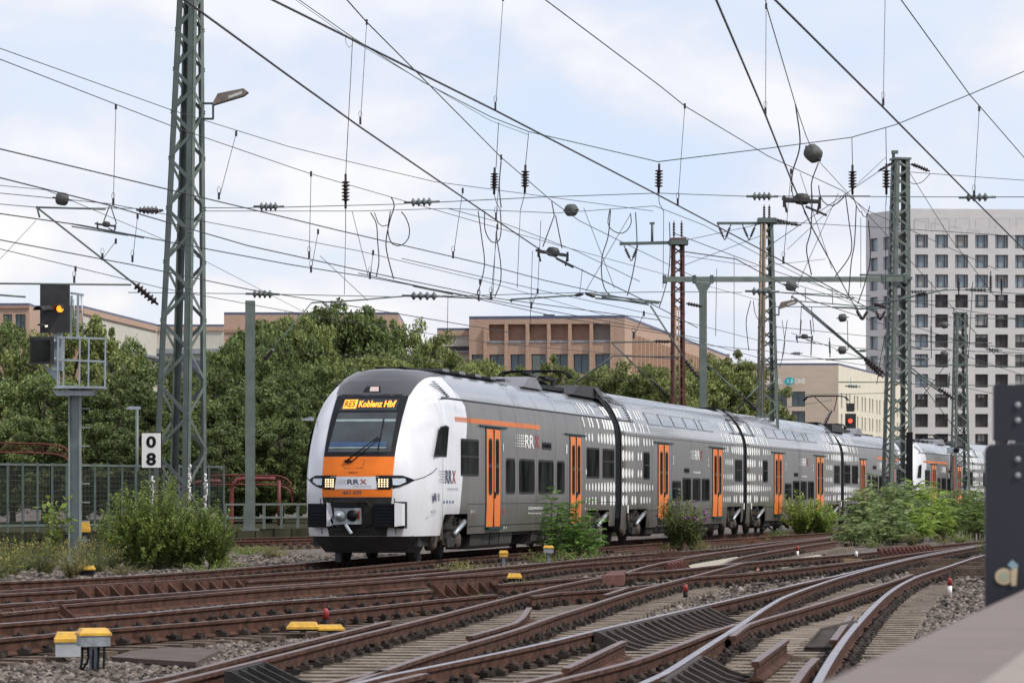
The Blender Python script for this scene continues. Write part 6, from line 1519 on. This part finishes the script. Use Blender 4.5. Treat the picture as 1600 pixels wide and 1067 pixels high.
M_galvbox = mat('box_grey', (.25,.275,.30), .6, .1, .3, 9)
yellow_box('grey junction box on a post with a yellow lid, bottom left', 146, 992, .10, .30, .17, .24, .24, cables=5, rz=.3, cap=.4)
yellow_box('lower yellow lidded box standing behind the post mounted one', 106, 1002, -.02, .26, .24, .3, 0, rz=.15, cap=.4, body=mat('box_pale', (.38,.40,.42), .6))
yellow_box('long low yellow cable box in mid yard left of the red tipped marker', 473.5, 982, -.12, .36, .10, .26, .02, body=M_black, cap=.8)
yellow_box('low yellow cable box right of the red tipped marker', 516, 984, -.14, .32, .08, .2, .02, body=M_black, cap=.8, rz=.1)
yellow_box('yellow capped black box beside the weeds right of the signal foot', 135, 890, -.1, .33, .2, .3, 0, body=M_black, cap=.45)
yellow_box('yellow capped box on the track in the centre of the yard', 804, 903, -.08, .26, .15, .26, 0, body=M_black, cap=.6)
yellow_box('small pale yellow box with orange feet near the front coach', 787, 864.5, .12, .20, .14, .2, .24, body=M_yellow, cap=.5)
yellow_box('small grey box with yellow lid beside the light green bush', 857, 856, .2, .24, .17, .24, .3, cap=.35)
bxp = yellow_box('tall yellow box fixed behind the signal post', 133, 831, .50, .24, .32, .2, .5, body=M_black, cap=.8)
bxp.location = bxp.location
def marker(label, px, py, red, h=.28, dark=False):
    c = G(px, py, GZ+.03); r = thing('track_marker', label, 'marker post', tuple(c), 0, 'short marker posts'); rr_ = .037
    MB().lathe(c, c+Vector((0,0,h*.55)), [(0, rr_), (1, rr_)], 12).build('shaft', M_black if dark else M_dot, r)
    MB().lathe(c+Vector((0,0,h*.55)), c+Vector((0,0,h)), [(0, rr_*1.08), (.6, rr_*1.08), (.85, rr_*.85), (1, rr_*.3)], 12).build('cap', M_red if red else M_dot, r)
marker('red tipped black marker between the yellow cable boxes', 509, 988, True, .30, True); marker('white and red marker in front of the train nose', 655, 888, False, .38); marker('dark red capped marker in the middle ballast strip', 1071, 938, True, .26, True)
marker('red and white marker on the right between two tracks', 1246, 870, True, .3); marker('red capped marker on the ballast at the right', 1484, 930, True, .3); marker('tilted dark stub beside the right hand track', 1338, 880, False, .3, True)
o = MB(); c = [G(172,1021,-.17), G(306,1029,-.17), G(345,1010,-.17), G(232,1004,-.17)]; o.prism([q+Vector((0,0,-.03)) for q in c], (0,0,-.05)); tag(o.build('cover_slab', mat('slab', (.085,.06,.05), .85, 0, .25, 3, .2, 20)), 'flat brown cover slab lying in the ballast at the bottom left', 'cover slab')
o = MB(); o.prism([G(808,873,-.2), G(868,873,-.2), G(862,868,-.2), G(815,868,-.2)], (0,0,-.04)); tag(o.build('concrete_cover', mat('slab_pale', (.26,.23,.18), .9, 0, .2, 3)), 'pale concrete cover beside the light green bush', 'cover slab')
for i, (pts, lb) in enumerate((([(1062,889),(1165,877),(1150,868),(1085,872)],'pale concrete slab inside the far crossing'),([(1130,896),(1290,872),(1280,866),(1180,881)],'pale concrete strip beside the red and white marker'))):
    o = MB(); o.prism([G(a, b, -.155) for a, b in pts], (0,0,-.1)); tag(o.build('concrete_slab', mat('slab_light', (.36,.33,.26), .9, 0, .15, 2)), lb, 'slab')
o = MB(); c = G(1015,850,-.15); o.box(c, (.5,.25,.16), .2); tag(o.build('timber_block', mat('timber', (.22,.15,.09), .9, 0, .3, 5)), 'short timber block on the ballast right of the light green bush', 'timber')
o = MB(); c = G(1330,876,-.1); o.box(c, (.45,.3,.1), .2); tag(o.build('wood_offcut', mat('timber', (.22,.15,.09), .9, 0, .3, 5)), 'wood offcut between the rails right of the tilted stub', 'timber')
o = MB()
for k, (a, b, l, lb) in enumerate(((1540,884,1.4,'uppermost loose timber by the blurred board'),(1520,890,1.9,'long loose timber beside the curving track near the blurred board'),(1500,878,1.6,'loose timber lying farthest back beside the curving track'),(1480,893,1.5,'loose timber touching the curving rail at the right'))): tag(MB().box(G(a, b, -.12), (l,.25,.16), -.1).build('timber_sleeper', M_sleeper_w), lb, 'sleeper', 'loose timber sleepers')
rnd = random.Random(9)
for k, (a, b, c_, nm) in enumerate(((1183,893,(.45,.22,.12),'small orange stone beside the track right of centre'),(1278,890,(.5,.04,.04),'small red cap lying on the ballast at the right'),(490,949,(.5,.45,.40),'scrap of pale rubbish between the rails in mid yard'),(692,980,(.5,.42,.38),'pale crumpled scrap beside the long rail'))):
    o = MB(); c = G(a, b, -.19); o.lathe(c, c+Vector((.02,0,.07)), [(0,.025),(.4,.038),(.8,.03),(1,.01)], 7); tag(o.build('litter', mat('litter%d' % k, c_, .7)), nm, 'litter')

# ---------------------------------------------------------------- blurred foreground
def ledge():
    h = .30; z = CAMZ-h
    a = G(1240,1073,z); b = G(1600,915,z); d = (b-a).normalized(); rgt = Vector((d.y, -d.x, 0))
    a = a-d*3.0; b = b+d*6
    r = thing('platform_wall', 'smooth beige wall top blurred in the bottom right foreground', 'wall', (a.x, a.y, 0))
    prof = [(0, -1.6), (0, -.03), (.008, -.010), (.03, 0), (.27, 0), (.285, .006), (.75, .006), (.80, .0), (.85, -.03), (.9, -1.6)]
    vs = [a+rgt*x+Vector((0,0,q)) for x, q in prof]+[b+rgt*x+Vector((0,0,q)) for x, q in prof]; n = len(prof)
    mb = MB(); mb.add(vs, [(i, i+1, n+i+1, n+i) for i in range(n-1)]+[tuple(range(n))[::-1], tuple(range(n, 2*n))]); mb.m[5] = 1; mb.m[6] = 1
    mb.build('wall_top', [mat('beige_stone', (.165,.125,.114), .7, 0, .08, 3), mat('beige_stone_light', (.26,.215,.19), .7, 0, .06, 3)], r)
    return a, b
ledge()
Yq = 12.5
sgn = thing('notice_board', 'blurred black two part board with grey bolts at the right edge', 'sign board', tuple(P(1570,930,Yq)))
def plate(x0, y0, x1, y1, Y, rad):
    a = P(x0,y1,Y); b = P(x1,y0,Y); pts = []
    for cx, cz, a0 in ((b.x-rad, b.z-rad, 0), (a.x+rad, b.z-rad, 90), (a.x+rad, a.z+rad, 180), (b.x-rad, a.z+rad, 270)):
        for k in range(6): t = R(a0+k*18); pts.append(Vector((cx+rad*math.cos(t), Y, cz+rad*math.sin(t))))
    return pts
M_board = mat('board_black', (.016,.018,.027), .5, 0, .12, 3)
MB().prism(plate(1553,601,1680,689,Yq,.008), (0,.03,0)).build('upper_plate', M_board, sgn)
MB().prism(plate(1540,694,1680,1010,Yq,.027), (0,.03,0)).build('lower_plate', M_board, sgn)
mb = MB(); a = P(1590,945,Yq+.05); mb.box((a.x, a.y+.03, a.z+.28), (.06,.04,.62)); mb.box((a.x+.03, a.y+.03, a.z-.6), (.05,.04,1.3)); mb.build('post', M_galv, sgn)
for px, py in ((1590,633),(1590,657),(1590,718),(1590,743)):
    q = P(px,py,Yq-.002); MB().lathe(q, q+Vector((0,-.008,0)), [(0,.0113),(.6,.0113),(1,.007)], 14).build('bolt', mat('bolt_grey', (.30,.33,.33), .4, .3), sgn)
mb = MB(); c = P(1569,900,Yq-.004)
for a0, rr_, mi in ((0, .02, 1), (0, .033, 0)):
    vs = [c+Vector((math.cos(t)*rr_, -.001*(1+mi), math.sin(t)*rr_*.9)) for t in [k*math.pi/12 for k in range(24)]]; mb.add(vs, [tuple(range(24))], mi)
mb.add([P(1580,884,Yq-.008), P(1590,880,Yq-.008), P(1588,914,Yq-.008), P(1580,915,Yq-.008)], [(0,1,2,3)], 0); mb.add([P(1574,882,Yq-.009), P(1582,874,Yq-.009), P(1592,884,Yq-.009), P(1582,889,Yq-.009)], [(0,1,2,3)], 2)
mb.build('sticker', [mat('sticker_cream', (.55,.43,.28), .5), mat('sticker_sage', (.36,.38,.28), .5), mat('sticker_blue', (.25,.36,.42), .5)], sgn)
